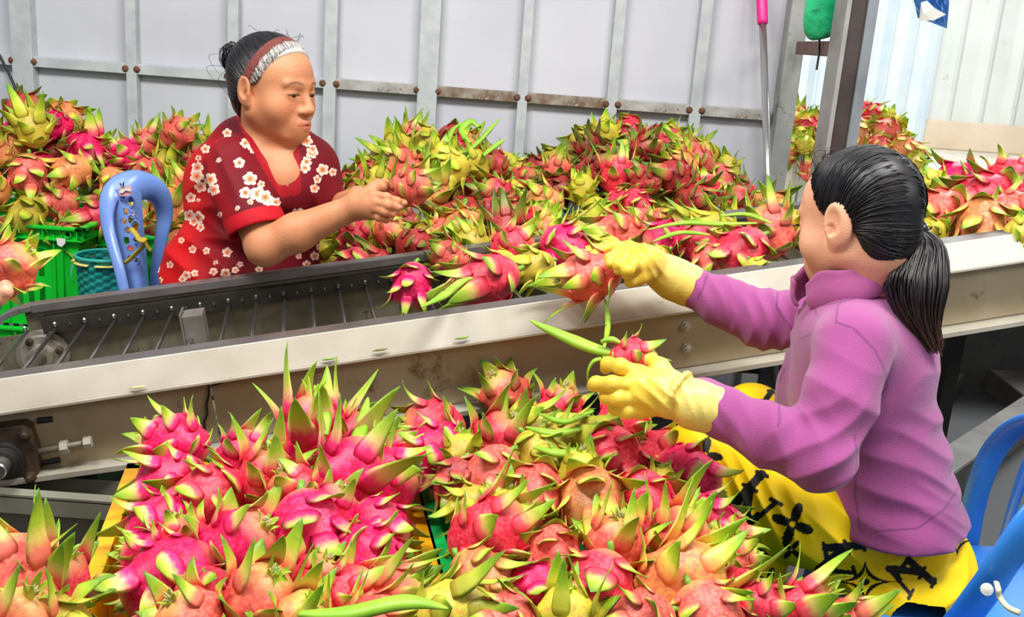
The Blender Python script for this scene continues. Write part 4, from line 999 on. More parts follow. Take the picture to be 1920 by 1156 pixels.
# ================================================================ the woman in the purple jacket
def woman_purple():
    hf = 34; v = np.array([.29, .957]); pf = np.array([-.957, .29]); a = math.radians(hf)
    f2 = pf * math.cos(a) + v * math.sin(a)
    R = frame((f2[0], f2[1], -.26)); H = P(1608, 412, 1.42); sc = 1.0
    S = Sdf(); L = head_ops(S, H, R, sc, chub=1.25, ear=1.2)
    nk = P(1628, 560, 1.43)
    S.cap(H + R @ np.array([0, -.035, -.055]), nk, .052, .060, k=.04)
    chest, waist, hip = P(1605, 715, 1.42), P(1645, 870, 1.40), P(1680, 985, 1.37)
    shL, elL, wrL = P(1600, 650, 1.28), P(1540, 862, 1.19), P(1338, 765, 1.27)
    shR, elR, wrR = P(1550, 600, 1.56), P(1432, 602, 1.61), P(1285, 532, 1.66)
    knL, knR = P(1318, 862, 1.38), P(1410, 785, 1.60)
    hpL, hpR = P(1690, 1052, 1.345), P(1690, 1010, 1.49)
    anL = np.array([knL[0] + .17, knL[1] + .02, .09]); anR = np.array([knR[0] + .08, knR[1] - .02, .09])
    Rt = frame((-.97, .25, 0))
    # body under the clothes
    S.cap(nk, chest, .055, .075, k=.04); S.cap(chest, hip, .075, .07, k=.04); S.cap(shL, shR, .035, .035, k=.03)
    S.chain([shL, elL, wrL], [.038, .032, .024], k=.02); S.chain([shR, elR, wrR], [.036, .030, .022], k=.02)
    S.chain([hip, hpL, knL, anL], [.065, .045, .045, .034], k=.02); S.chain([hip, hpR, knR, anR], [.065, .05, .045, .034], k=.02)
    for an in (anL, anR): S.cap(an + (0, 0, -.045), an + (-.13, .03, -.065), .034, .026, k=.03)
    lo = H - .15; hi = H + .15; lo[2] = H[2] - .135
    hv, hf_ = S.mesh(lo, hi, .0020); S2 = Sdf(); S2.ops = S.ops
    allp = np.array([hip, knL, knR, anL, anR, shL, wrL, wrR]); bl = allp.min(0) - .13; bh = allp.max(0) + .13; bh[2] = H[2] - .125
    bl[2] = .0; bv, bf = S2.mesh(bl, bh, .007)
    V, F = merge([(hv, hf_), (bv, bf)])
    col, p = face_color(V, H, R, sc, (232, 172, 138))
    V_, F_ = V, F
    body = obj('person', V_, F_, M['skin'], origin=np.array([hip[0], hip[1], 0]), smooth=True, col=col)
    tag(body, 'woman in purple zip jacket and yellow patterned trousers sitting on blue chair, dark ponytail, sorting fruit in yellow gloves', 'person')
    body['label'] = 'seated woman with dark ponytail, purple jacket, yellow gloves and yellow patterned trousers, sorting fruit'
    eyes(body, L, sc)
    mb = MB()
    for k in range(9):
        u = k / 8; a0 = L(-.031 - .013 + .026 * u, .0875 - .004 * abs(u - .4), .002); mb.tube([a0, a0 + R @ np.array([-.002 + .004 * u, .007, -.003]), a0 + R @ np.array([-.003 + .006 * u, .011, -.001])], .0007, 4)
    mb.build('eyelashes', M['blackrubber'], body)
    # ---- hair
    gz = [(-.14, -.06), (-.075, -.052), (-.04, -.040), (-.018, -.032), (-.004, -.014), (.010, .014), (.026, .026), (.05, .036), (.075, .046), (.10, .055), (.16, .06)]
    hv, hf_ = hair_cap(H, R, sc, gz, extra=.0055)
    hair = obj('hair', hv, hf_, M['hair'], body, smooth=True)
    tie = P(1716, 428, 1.41)
    cc = H + R @ (np.array([0, -.014, .030]) * sc); rad = np.array([.0815, .1005, .0905]) * sc
    rr = np.random.RandomState(2); paths = []
    tdl = R.T @ (tie - cc)
    zs, ys = zip(*gz)
    shell = shell_of(hv, cc, R)
    for i in range(1300):
        th = rr.uniform(-2.3, 2.3); # around the hairline, 0 = forehead centre, sign = side
        z = .098 - abs(th) / 2.3 * .16; yv = np.interp(z, zs, ys) - .002 - abs(rr.randn()) * .010
        x = math.sin(min(abs(th), 1.57)) * .074 * math.copysign(1, th) if abs(th) < 1.57 else .074 * math.copysign(1, th) * (1 - (abs(th) - 1.57) * .25)
        z += rr.uniform(-.01, .008)
        d0 = (np.array([x, yv, z]) - (0, -.014, .030)) * sc; pts = []; off = rr.uniform(-.0008, .0018)
        wob = rr.uniform(-.03, .03) + 1.15 * max(0, -(d0 @ tdl) / np.linalg.norm(d0) / np.linalg.norm(tdl)) ** .7
        for u in np.linspace(0, 1, 13):
            d = d0 * (1 - u) / np.linalg.norm(d0) + tdl * u / np.linalg.norm(tdl) + np.array([0, 0, wob]) * math.sin(u * 3.14); d /= np.linalg.norm(d)
            # sweep over the head, sinking to the tie
            q = shell(d, off * (1 if u > .06 else u / .06) - (.004 if u < .04 else 0)); q = q * (1 - max(0, u - .86) / .14) + tie * (max(0, u - .86) / .14)
            pts.append(q)
        paths.append(pts)
    strands('hair_strands', hair, M['hair'], paths, r=.0010)
    # flyaway hairs at the front crown
    paths = []
    for i in range(26):
        b0 = L(rr.uniform(-.05, .03), rr.uniform(.035, .07), .105 + rr.uniform(-.01, .004)); dr = R @ np.array([rr.uniform(-.4, .4), rr.uniform(-.5, .3), 1]); dr /= np.linalg.norm(dr)
        b1 = b0 + dr * rr.uniform(.008, .02); paths.append(bez([b0 - dr * .01, b0, b1, b1 + R @ np.array([rr.uniform(-.012, .012), -.016, rr.uniform(-.004, .006)])], 7))
    strands('flyaway_hair', hair, M['hair'], paths, r=.0005, n=3)
    # ponytail
    paths = []; 
    ctl = [(1722, 432, 1.40, .010), (1734, 462, 1.38, .030), (1718, 525, 1.35, .050), (1722, 590, 1.34, .036), (1748, 652, 1.345, .008)]
    cp = [P(*c[:3]) for c in ctl]
    for i in range(620):
        a = rr.uniform(0, 6.28); rr_ = math.sqrt(rr.rand()); o = RT * math.cos(a) * rr_ + FW * math.sin(a) * rr_ * .7
        end = rr.uniform(.82, 1.04)
        pts = [cp[j] + o * ctl[j][3] + rr.randn(3) * .0012 for j in range(5)]; pts[4] = pts[3] + (pts[4] - pts[3]) * end + rr.randn(3) * .004
        paths.append(bez([tie] + pts, 15))
    c0, c1 = rgb(26, 20, 22), rgb(112, 72, 44)
    vv = rr.rand(len(paths))
    pt_ = strands('ponytail', body, M['haircol'], paths, r=.0021, cols=lambda i, u: c0 * (.6 + vv[i] * 1.6) + (c1 - c0) * max(0, u - .72) / .28 * (.4 + vv[i] * .6))
    mb = MB(); ax_ = (cp[1] - tie) / np.linalg.norm(cp[1] - tie)
    for k in range(3):
        q = tie + ax_ * (.002 + k * .006); pts = []; e1 = np.cross(ax_, (0, 0, 1)); e1 /= np.linalg.norm(e1); e2 = np.cross(ax_, e1)
        ring = [q + (e1 * math.cos(t) + e2 * math.sin(t)) * .0145 for t in np.linspace(0, 2 * math.pi, 20)]; mb.tube(ring, .0035, 8, caps=False)
        for t in np.linspace(0, 2 * math.pi, 13): mb.k = 1; c = q + (e1 * math.cos(t + k) + e2 * math.sin(t + k)) * .0185; mb.lathe(c - ax_ * .0015, ax_, [(.0005, 0), (.0016, .0015), (.0005, .003)], 6); mb.k = 0
    mb.build('hair_tie', [M['blackrubber'], M['white']], body, smooth=True)
    # ---- jacket
    J = Sdf()
    J.ell(chest, (.150, .112, .150), Rt, k=.05); J.ell(waist, (.145, .118, .135), Rt, k=.06); J.ell(hip + (0, 0, .0), (.162, .118, .105), Rt, k=.05)
    up = P(1600, 612, 1.42); J.cap(shL * .75 + up * .25, shR * .6 + up * .4, .060, .050, k=.05); J.ell(up + (0, 0, -.01), (.13, .085, .07), Rt, k=.05)
    J.ell(P(1665, 690, 1.43), (.12, .07, .12), Rt, k=.05)   # rounded upper back
    J.ell(P(1535, 745, 1.50), (.085, .062, .10), Rt, k=.05) # front
    J.ell(P(1508, 740, 1.50), (.06, .045, .09), Rt, k=.04)
    J.cap(P(1640, 570, 1.43), P(1640, 640, 1.43), .070, .085, k=.04)
    mid = lambda a, b, t: a * (1 - t) + b * t
    J.chain([shL, mid(shL, elL, .5) + (0, -.005, 0), elL, mid(elL, wrL, .45), wrL], [.060, .053, .044, .045, .039], k=.022)
    J.chain([shR, elR + (0, 0, .004), mid(elR, wrR, .5), wrR], [.058, .052, .044, .037], k=.03)
    # cuffs
    dL = (wrL - elL) / np.linalg.norm(wrL - elL); dR = (wrR - elR) / np.linalg.norm(wrR - elR)
    J.cap(wrL - dL * .03, wrL + dL * .018, .041, .041, k=.006); J.cap(wrR - dR * .03, wrR + dR * .02, .037, .037, k=.006)
    # hem band
    hb = hip + (.008, -.012, -.045)
    J.ell(hb, (.174, .128, .060), Rt, k=.02)
    zh = P(1690, 1048, 1.225)[2]
    J.cut(lambda X, Y, Z: (zh - Z) - .12 * (hip[0] - X) + 0 * Y, .006)
    # folds
    J.fold(elL + (.01, -.03, .02), .12, (-.8, 0, .9), .034, .0046, wob=(4, 2, 3))
    J.fold(mid(elL, wrL, .45) + (0, -.02, 0), .11, (-.9, 0, -.5), .040, .0040, 1, wob=(5, 3, 4))
    J.fold(mid(elL, wrL, .85), .075, (-.8, 0, -.7), .022, .0028, 1, wob=(7, 3, 4))
    J.fold(mid(shL, elL, .35) + (0, -.04, 0), .13, (.3, 0, 1), .070, .0030, .5, wob=(3, 2, 5))
    J.fold(waist + (.03, -.05, -.01), .19, (.28, 0, 1), .046, .0050, 1, wob=(4, 3, 2))
    J.fold(chest + (.10, -.05, -.02), .16, (-.7, .1, .75), .075, .0038, 2, wob=(3, 3, 2))
    J.fold(P(1540, 640, 1.48), .13, (.9, 0, .45), .030, .0055, 0, wob=(3, 4, 5))
    J.fold(elR + (.02, -.02, 0), .12, (.95, 0, .2), .030, .0055, 0, wob=(3, 4, 6))
    J.fold(mid(elR, wrR, .6), .09, (.95, 0, .35), .034, .0035, 0, wob=(3, 4, 6))
    J.fold(hip + (.0, -.05, .03), .13, (.35, 0, 1), .038, .0048, 0, wob=(5, 4, 3))
    # open neck
    nb = P(1586, 516, 1.42); e1 = P(1665, 490, 1.42) - P(1508, 540, 1.42); e1 /= np.linalg.norm(e1); e2 = np.array([.05, 1, 0.]); e3 = np.cross(e1, e2); e3 /= np.linalg.norm(e3); e3 = e3 * np.sign(e3[2])
    J.ell(nb + e3 * .03, (.060, .050, .07), np.stack([e1, e2 / np.linalg.norm(e2), e3], 1), k=.01, sub=1)
    bl = np.min([wrL, wrR, hip, chest, shL], 0) - .2; bh = np.max([wrL, wrR, hip, chest, shR, up], 0) + .2
    jv, jf = J.mesh(bl, bh, .0027)
    x, y = prv(jv); N = vnorm(jv, jf); facing = (N @ FW) < 0
    base = np.tile(rgb(160, 78, 136), (len(jv), 1)); n = noise3(jv, 14, 5); base = lerp(base, rgb(146, 66, 124) + 0 * base, np.clip(.4 + n * .5, 0, 1))
    seam = np.full(len(jv), 99.)
    for pl in ([(1528, 567), (1530, 590)], [(1520, 626), (1490, 640), (1472, 690), (1459, 720), (1462, 790), (1458, 800)], [(1568, 603), (1570, 575), (1582, 556)], [(1566, 604), (1600, 615), (1640, 655), (1662, 700), (1663, 725), (1652, 740)],
               [(1458, 548), (1456, 575), (1472, 600), (1487, 620)], [(1602, 815), (1607, 850), (1603, 925), (1612, 990), (1618, 998)], [(1326, 515), (1318, 540), (1308, 560)],
               [(1640, 996), (1720, 990), (1770, 955), (1803, 905)], [(1530, 575), (1600, 560), (1662, 520)]):
        seam = np.minimum(seam, polyd(x, y, pl))
    base = lerp(base, rgb(96, 40, 92) + 0 * base, np.clip(1.0 - (seam - .6) / 2.2, 0, 1) * facing * .75)
    jk = obj('jacket', jv, jf, M['fleece'], body, smooth=True, col=base)
    # collar: a standing strip around the neck
    ring_b, ring_t, ring_t2, ring_b2 = [], [], [], []; nseg = 44
    for k in range(nseg + 1):
        t = math.radians(-150) + math.radians(330) * k / nseg + math.radians(0)
        ca, sa = math.cos(t), math.sin(t)
        w_ = 1 + .04 * math.sin(3 * t)
        hgt = .060 + .004 * math.sin(5 * t)
        pb_ = nb + e1 * ca * .092 * w_ + e2 * sa * .076 * w_ - e3 * .030
        pt2 = nb + e1 * ca * .070 * w_ + e2 * sa * .060 * w_ + e3 * (hgt - .026)
        if ca < -.75: pt2 = pt2 - e1 * .012 - e3 * .014
        ring_b.append(pb_); ring_t.append(pt2)
    V, F = [], []; nr = 6
    for k in range(nseg + 1):
        for j in range(nr + 1):
            u = j / nr; q = ring_b[k] * (1 - u) + ring_t[k] * u; o = (ring_b[k] - nb); o = o / np.linalg.norm(o); q = q + o * .010 * math.sin(u * math.pi) + o * (.008 * (u > .9))
            V.append(q)
    F = [(k * (nr + 1) + j, (k + 1) * (nr + 1) + j, (k + 1) * (nr + 1) + j + 1, k * (nr + 1) + j + 1) for k in range(nseg) for j in range(nr)]
    cb = np.tile(rgb(172, 88, 142), (len(V), 1))
    cl = obj('collar', V, F, M['fleece'], jk, smooth=True, col=cb); md = cl.modifiers.new('s', 'SOLIDIFY'); md.thickness = .008; sb = cl.modifiers.new('d', 'SUBSURF'); sb.levels = sb.render_levels = 1
    # zip
    mb = MB(); q = lambda *a: P(*a); mb.tube([P(1531, 556, 1.405), P(1531, 572, 1.405), P(1530, 590, 1.41)], .0016, 6); mb.build('zip', M['blackrubber'], jk)
    # ---- trousers
    T = Sdf()
    T.ell(hip + (.012, -.006, -.085), (.166, .120, .080), Rt, k=.05); T.ell(P(1738, 1050, 1.36), (.12, .075, .075), Rt, k=.04)
    T.chain([hpL, mid(hpL, knL, .5) + (0, 0, -.005), knL], [.074, .080, .064], k=.04)
    T.chain([knL, mid(knL, anL, .4) + (.03, 0, 0), anL], [.066, .066, .052], k=.03)
    T.chain([hpR, mid(hpR, knR, .5), knR], [.098, .085, .064], k=.04); T.chain([knR, anR], [.064, .052], k=.03)
    T.fold(mid(hpL, knL, .35) + (0, -.07, .0), .15, (.5, 0, .85), .055, .0048, 0, wob=(4, 3, 3))
    T.fold(knL + (.06, -.05, -.04), .15, (.8, 0, .45), .028, .0048, 0, wob=(4, 3, 3))
    T.fold(hpL + (.02, -.08, -.02), .13, (-.75, 0, .65), .042, .0042, 0, wob=(4, 3, 3))
    bl = np.min([knL, knR, anL, hip, hpL], 0) - .13; bh = np.max([knL, knR, hip, hpR], 0) + .15; bl[2] = .06
    bl[2] = .20; tv, tf = T.mesh(bl, bh, .0019)
    x, y = prv(tv); N = vnorm(tv, tf); face = ((N @ FW) < .25)
    base = np.tile(rgb(255, 216, 0), (len(tv), 1)); n = noise3(tv, 12, 8); base = lerp(base, rgb(252, 202, 2) + 0 * base, np.clip(.4 + n * .5, 0, 1))
    ink = np.zeros(len(tv), bool)
    def stroke(cx, cy, s, ang, segs):
        a = math.radians(ang); u = ((x - cx) * math.cos(a) + (y - cy) * math.sin(a)) / s; w_ = (-(x - cx) * math.sin(a) + (y - cy) * math.cos(a)) / s
        m = np.zeros(len(x), bool)
        for (a0, a1, b0, b1, th) in segs: m |= segd(u, w_, (a0, a1), (b0, b1)) < th
        return m
    LV = [(-.10, -.62, -.34, .34, .11), (-.34, .36, .20, .42, .07), (.20, .42, .27, .26, .055), (-.22, -.62, .04, -.64, .055), (-.48, .36, -.34, .36, .055),
          (-.20, -.18, .16, .72, .11), (.16, .72, .52, -.18, .06), (-.36, -.20, -.02, -.20, .055), (.38, -.20, .66, -.20, .055)]
    for cx, cy, s, ang in ((1412, 935, 78, 28), (1578, 1042, 70, 72), (1712, 1078, 64, 118), (1398, 1030, 60, 30), (1440, 765, 50, 20)): ink |= stroke(cx, cy, s, ang, LV)
    def petals(cx, cy, s, ang, inner=True):
        u = x - cx; w_ = y - cy; r = np.hypot(u, w_) / s; t = np.arctan2(w_, u) - math.radians(ang)
        m = r < .25 + .75 * np.abs(np.cos(2 * t)) ** 2.2
        if inner: m &= ~(r < .13)
        return m
    ink |= petals(1486, 982, 42, 20); ink |= petals(1322, 852, 34, 10); ink |= petals(1484, 1030, 22, 40)
    def star(cx, cy, s):
        u = np.abs(x - cx) / s; w_ = np.abs(y - cy) / (s * .75); m = (np.sqrt(u) + np.sqrt(w_)) < 1.22; inn = (np.sqrt(u) + np.sqrt(w_)) < .98
        return (m & ~inn) | (np.hypot(u, w_) < .2)
    ink |= star(1622, 1090, 44); ink |= star(1795, 1010, 34); ink |= petals(1390, 770, 22, 0); ink |= petals(1440, 1090, 28, 20)
    ink &= face
    base[ink] = rgb(22, 20, 18)
    obj('trousers', tv, tf, M['pants'], body, smooth=True, col=base)
    # slippers
    for an in (anL, anR):
        mb = MB(); pts = []
        mb.tube([an + (.03, 0, -.080), an + (-.05, .01, -.082), an + (-.14, .03, -.082)], [.038, .042, .036], 14, flat=.2, up=(0, 0, 1)); mb.build('slipper', M['dark'], body, smooth=True)
    # ---- gloves
    GC = (rgb(226, 194, 66), rgb(226, 208, 116), rgb(206, 164, 34))
    def glove(S, name, tipfn):
        lo_, hi_ = S.bb; gv, gf = S.mesh(lo_, hi_, .0016)
        n = noise3(gv, 40, 4); c = np.tile(GC[0], (len(gv), 1)); c = lerp(c, GC[1] + 0 * c, tipfn(gv)); c = lerp(c, GC[2] + 0 * c, np.clip(n * .5 + .1, 0, .6) * (1 - tipfn(gv)))
        return obj(name, gv, gf, M['rubber'], body, smooth=True, col=c)
    # left (lower) hand
    Gv = Sdf(); Y0 = 1.27; pr_h = wrL
    w1 = P(1300, 757, 1.265)
    Gv.cap(wrL + dL * -.01, w1, .041, .038, k=.01)
    Gv.cap(w1, P(1268, 742, 1.27), .037, .032, k=.012)
    # rolled rim
    rc = P(1272, 740, 1.268); ra_ = dL; q1 = np.cross(ra_, (0, 0, 1)); q1 /= np.linalg.norm(q1); q2 = np.cross(ra_, q1)
    rim = [rc + (q1 * math.cos(t) + q2 * math.sin(t)) * .0365 for t in np.linspace(0, 2 * math.pi, 25)]
    for i in range(24): Gv.cap(rim[i], rim[i + 1], .0042, k=.003)
    knu = [P(1196, 700, 1.275), P(1188, 722, 1.262), P(1190, 746, 1.258), P(1198, 768, 1.262)]
    pc = P(1262, 738, 1.275)
    for q in knu: Gv.cap(pc, q, .024, .0155, k=.016)
    Gv.cap(P(1240, 735, 1.27), P(1212, 732, 1.265), .026, .024, k=.02)
    finger(Gv, [knu[0], P(1163, 686, 1.275), P(1140, 682, 1.30), P(1136, 690, 1.33)], .0128, .0100)
    finger(Gv, [knu[1], P(1148, 719, 1.25), P(1118, 719, 1.265), P(1112, 722, 1.295)], .0130, .0102)
    finger(Gv, [knu[2], P(1158, 746, 1.245), P(1138, 744, 1.26), P(1136, 742, 1.295)], .0126, .0098)
    finger(Gv, [knu[3], P(1172, 770, 1.25), P(1154, 764, 1.265), P(1150, 756, 1.295)], .0125, .0100)
    finger(Gv, [P(1258, 712, 1.285), P(1236, 690, 1.30), P(1214, 672, 1.325), P(1204, 670, 1.345)], .0165, .0118, k=.008)
    Gv.fold(P(1228, 740, 1.25), .05, (.6, 0, 1), .020, .0020, 0, wob=(9, 5, 5)); Gv.fold(P(1290, 755, 1.25), .05, (.8, 0, .3), .020, .0018, 0, wob=(9, 5, 5))
    Gv.bb = (P(1220, 740, 1.27) - np.array([.12, .12, .11]), P(1220, 740, 1.27) + np.array([.16, .15, .11]))
    gx = lambda v: np.clip((prv(v)[0] - 1215) / 70, 0, 1)
    glove(Gv, 'glove', gx)
    # right (upper) hand
    Gv = Sdf()
    Gv.cap(wrR + dR * -.005, P(1262, 522, 1.66), .043, .041, k=.01); Gv.cap(P(1262, 522, 1.66), P(1232, 505, 1.655), .040, .030, k=.012)
    Gv.cap(P(1240, 508, 1.655), P(1205, 490, 1.64), .032, .030, k=.02)
    kn = [P(1180, 466, 1.66), P(1180, 480, 1.63), P(1186, 492, 1.605), P(1194, 504, 1.59)]
    for q in kn: Gv.cap(P(1215, 492, 1.645), q, .026, .017, k=.016)
    finger(Gv, [kn[0], P(1152, 462, 1.66), P(1126, 468, 1.655), P(1114, 478, 1.64)], .0132, .0102)
    finger(Gv, [kn[1], P(1160, 474, 1.61), P(1146, 484, 1.585), P(1145, 494, 1.575)], .0132, .0102)
    finger(Gv, [kn[2], P(1170, 484, 1.575), P(1160, 496, 1.56), P(1160, 506, 1.56)], .0128, .0100)
    finger(Gv, [kn[3], P(1186, 496, 1.56), P(1177, 506, 1.545), P(1176, 515, 1.55)], .0132, .0105)
    finger(Gv, [P(1214, 514, 1.62), P(1196, 520, 1.59), P(1182, 528, 1.575)], .0160, .0120, k=.008)
    Gv.fold(P(1215, 500, 1.62), .06, (.7, 0, .7), .022, .0020, 0, wob=(9, 5, 5))
    c = P(1200, 495, 1.62); Gv.bb = (c - np.array([.15, .16, .11]), c + np.array([.14, .14, .11]))
    gx = lambda v: np.clip((prv(v)[0] - 1215) / 45, 0, 1) * np.clip((570 - prv(v)[1]) / 60, 0, 1)
    glove(Gv, 'glove', gx)
    return body
M['fleece'] = colmat('fleece_cloth', .85, .2, bump=.35, bscale=700, sheen=.3)
M['pants'] = colmat('printed_cloth', .55, .3, bump=.1, bscale=500)
M['rubber'] = colmat('rubber_glove', .38, .4, bump=.15, bscale=160)
W2 = woman_purple()
# ================================================================ the woman in the red floral blouse
def woman_red():
    v = np.array([-.23, .973]); tc_ = -v; rt_ = np.array([.973, .23]); a = math.radians(51)
    f2 = tc_ * math.cos(a) + rt_ * math.sin(a)
    R = frame((f2[0], f2[1], -.07)); H = P(512, 166, 2.15); sc = 1.10
    S = Sdf(); L = head_ops(S, H, R, sc, eyeslit=.0013, chub=1.18, ear=1.08)
    Rt = frame((.82, -.57, 0))
    nk = P(512, 262, 2.20)
    chest, belly = P(492, 375, 2.27), P(455, 515, 2.27)
    shR, elR, wrR = P(432, 308, 2.10), P(497, 462, 1.99), P(668, 386, 1.98)
    shL, elL, wrL = P(585, 305, 2.38), P(612, 405, 2.28), P(668, 372, 2.12)
    mid = lambda a, b, t: a * (1 - t) + b * t
    S.cap(H + R @ np.array([0, -.030, -.060]), nk, .052, .060, k=.03)
    # throat folds
    S.cap(H + R @ (np.array([0, .020, -.095])), nk + R @ np.array([0, .015, -.02]), .026, .036, k=.03)
    S.cap(nk, chest, .070, .115, k=.05); S.ell(chest + (0.01, 0, .0), (.160, .130, .12), Rt, k=.05); S.ell(belly, (.19, .17, .16), Rt, k=.06)
    S.cap(shR, shL, .05, .05, k=.04)
    S.ell(P(520, 305, 2.18), (.10, .060, .07), Rt, k=.05); S.ell(P(536, 335, 2.13), (.062, .054, .065), Rt, k=.04)
    S.chain([shR, mid(shR, elR, .5), elR], [.044, .046, .044], k=.02); S.chain([elR, mid(elR, wrR, .35), wrR], [.045, .044, .0285], k=.02)
    S.chain([shL, elL], [.050, .043], k=.02); S.chain([elL, mid(elL, wrL, .4), wrL], [.043, .041, .028], k=.02)
    # collar bones and throat lines
    kn = [P(700, 366, 1.955), P(706, 379, 1.945), P(704, 391, 1.945), P(697, 402, 1.955)]
    pc = mid(wrR, P(690, 384, 1.97), .3)
    for q in kn: S.cap(pc, q, .024, .0125, k=.014)
    S.cap(wrR, P(690, 385, 1.965), .026, .024, k=.02)
    finger(S, [kn[0], P(724, 370, 1.94), P(744, 377, 1.95), P(758, 380, 1.965)], .0118, .0080)
    finger(S, [kn[1], P(726, 384, 1.93), P(742, 388, 1.945), P(752, 386, 1.965)], .0120, .0080)
    finger(S, [kn[2], P(720, 396, 1.93), P(734, 400, 1.945), P(743, 396, 1.965)], .0115, .0078)
    finger(S, [kn[3], P(711, 407, 1.94), P(724, 411, 1.955), P(733, 408, 1.97)], .0102, .0070)
    finger(S, [P(682, 366, 1.97), P(700, 353, 1.98), P(716, 349, 2.0), P(728, 350, 2.01)], .0135, .0090, k=.01)
    # left hand beneath the fruit
    kl = [P(700, 358, 2.10), P(704, 366, 2.11), P(706, 376, 2.11), P(703, 385, 2.10)]
    for q in kl: S.cap(mid(wrL, P(690, 370, 2.11), .3), q, .023, .012, k=.014)
    for i, q in enumerate(kl):
        x0, y0 = prv(q[None]); x0, y0 = x0[0], y0[0]
        finger(S, [q, P(x0 + 22, y0 + 3, 2.09), P(x0 + 40, y0 + 4, 2.06), P(x0 + 50, y0 + 2, 2.04)], .0115, .0078)
    finger(S, [P(690, 356, 2.09), P(708, 346, 2.07), P(724, 342, 2.06)], .0130, .0090, k=.01)
    # legs (behind the conveyor)
    hip = P(450, 620, 2.32); hip[2] = .55
    kR = hip + np.array([.34, .06, .0]); kL2 = hip + np.array([.32, .24, 0])
    aR = np.array([kR[0], kR[1] + .02, .09]); aL = np.array([kL2[0], kL2[1] + .02, .09])
    S.ell(hip, (.16, .13, .10), Rt, k=.05); S.chain([hip, kR, aR], [.08, .055, .038], k=.03); S.chain([hip, kL2, aL], [.08, .055, .038], k=.03)
    for an in (aR, aL): S.cap(an + (0, 0, -.045), an + (.08, -.10, -.065), .033, .026, k=.03)
    ops = S.ops
    m = .15; hv = S.mesh(H - m, H + np.array([m, m, m * 1.05]), .0018)
    zc = H[2] - m + .0018
    lo = np.min([P(655, 420, 2.03), P(770, 340, 1.9)], 0) - .03; lo = np.array([P(640, 390, 2.0)[0], 2.15, P(700, 425, 1.95)[2] - .02]); hi = np.array([P(775, 360, 2.0)[0] + .02, 2.50, P(700, 330, 2.1)[2] + .02])
    hd = S.mesh(lo, hi, .0017)
    bl = np.min([hip, aR, aL, shR, elR, belly], 0) - .2; bl[2] = 0; bh = np.max([shL, wrL, shR, kL2], 0) + .13
    bh[2] = zc + .003; rest = S.mesh(bl, bh, .0042)
    # drop the coarse copy where the fine hand mesh is
    rv, rf = rest; inb = ((rv > lo + .006) & (rv < hi - .006)).all(1); rv, rf, _ = dropfaces(rv, rf, inb)
    V, F = merge([hv, hd, (rv, rf)])
    col, p = face_color(V, H, R, sc, (198, 134, 94), brow=.7, lips=(196, 104, 92))
    x, y = prv(V)
    n = noise3(V, 30, 9); col = lerp(col, rgb(196, 122, 80) + 0 * col, np.clip(n * .6, 0, .5))
    for z0, amp_ in ((.050, .35), (.060, .3), (.041, .25)): col = lerp(col, rgb(170, 100, 66) + 0 * col, (p[:, 1] > .05) * (np.abs(p[:, 0]) < .035) * np.exp(-((p[:, 2] - z0 - .002 * np.cos(p[:, 0] * 80)) / .0012) ** 2) * amp_)
    for sg in (-1, 1):
        fl_ = np.hypot(0, 0) + segd(p[:, 0] * sg, p[:, 2], (.017, -.040), (.031, -.062)); col = lerp(col, rgb(160, 92, 62) + 0 * col, (p[:, 1] > .05) * np.exp(-(fl_ / .0018) ** 2) * .5)
        fl_ = segd(p[:, 0] * sg, p[:, 2], (.018, -.014), (.044, -.024)); col = lerp(col, rgb(176, 108, 76) + 0 * col, (p[:, 1] > .05) * np.exp(-(fl_ / .002) ** 2) * .4)
    # nails of the near hand
    for q in ((757, 380), (751, 387), (742, 397), (732, 409)):
        d = np.hypot((x - q[0]) / 5.0, (y - q[1]) / 3.2); near = V[:, 1] < 2.29; col = lerp(col, rgb(236, 190, 168) + 0 * col, np.clip(1.6 - d * 1.6, 0, 1) * near * .9)
    for q in (kn[0], kn[1], kn[2], kn[3]):
        d = np.linalg.norm(V - q, axis=1); col = lerp(col, rgb(176, 100, 70) + 0 * col, np.exp(-(d / .012) ** 2) * .35)
    body = obj('person', V, F, M['skin'], origin=np.array([hip[0], hip[1], 0]), smooth=True, col=col)
    tag(body, 'older woman with black bun, brown headband and red floral blouse, handling fruit behind the conveyor', 'person')
    eyes(body, L, sc)
    # ---- hair
    gz = [(-.14, -.06), (-.075, -.055), (-.04, -.045), (-.018, -.034), (-.002, -.018), (.012, .016), (.030, .030), (.05, .038), (.070, .050), (.088, .066), (.11, .075), (.16, .08)]
    hv, hf_ = hair_cap(H, R, sc, gz, extra=.006)
    pl = ((hv - H) @ R) / sc
    blk, gry, dk = rgb(26, 24, 28), rgb(196, 190, 184), rgb(84, 78, 78)
    hb_y = lambda z, x: .012 + .42 * (z - .06)          # headband plane
    front = pl[:, 1] - hb_y(pl[:, 2], pl[:, 0])
    n = noise3((hv - H) @ R * np.array([1.5, 1, .5]), 120, 3)
    col = np.tile(blk, (len(hv), 1)); g = np.clip(front / .008, 0, 1); gg = g * np.clip((pl[:, 2] - .030) / .03 + .25 + n * .5, .15, 1); col = lerp(col, gry + 0 * col, gg * .9); col = lerp(col, dk + 0 * col, g * (1 - gg) * .8)
    hair = obj('hair', hv, hf_, M['haircol'], body, smooth=True, col=col)
    cc = H + R @ (np.array([0, -.014, .030]) * sc); rad = np.array([.0815, .1005, .0905]) * sc
    bun = P(436, 108, 2.21); rr = np.random.RandomState(4)
    shell = shell_of(hv, cc, R)
    bd = R.T @ (bun - cc); zs, ys = zip(*gz); paths = []; cols = []
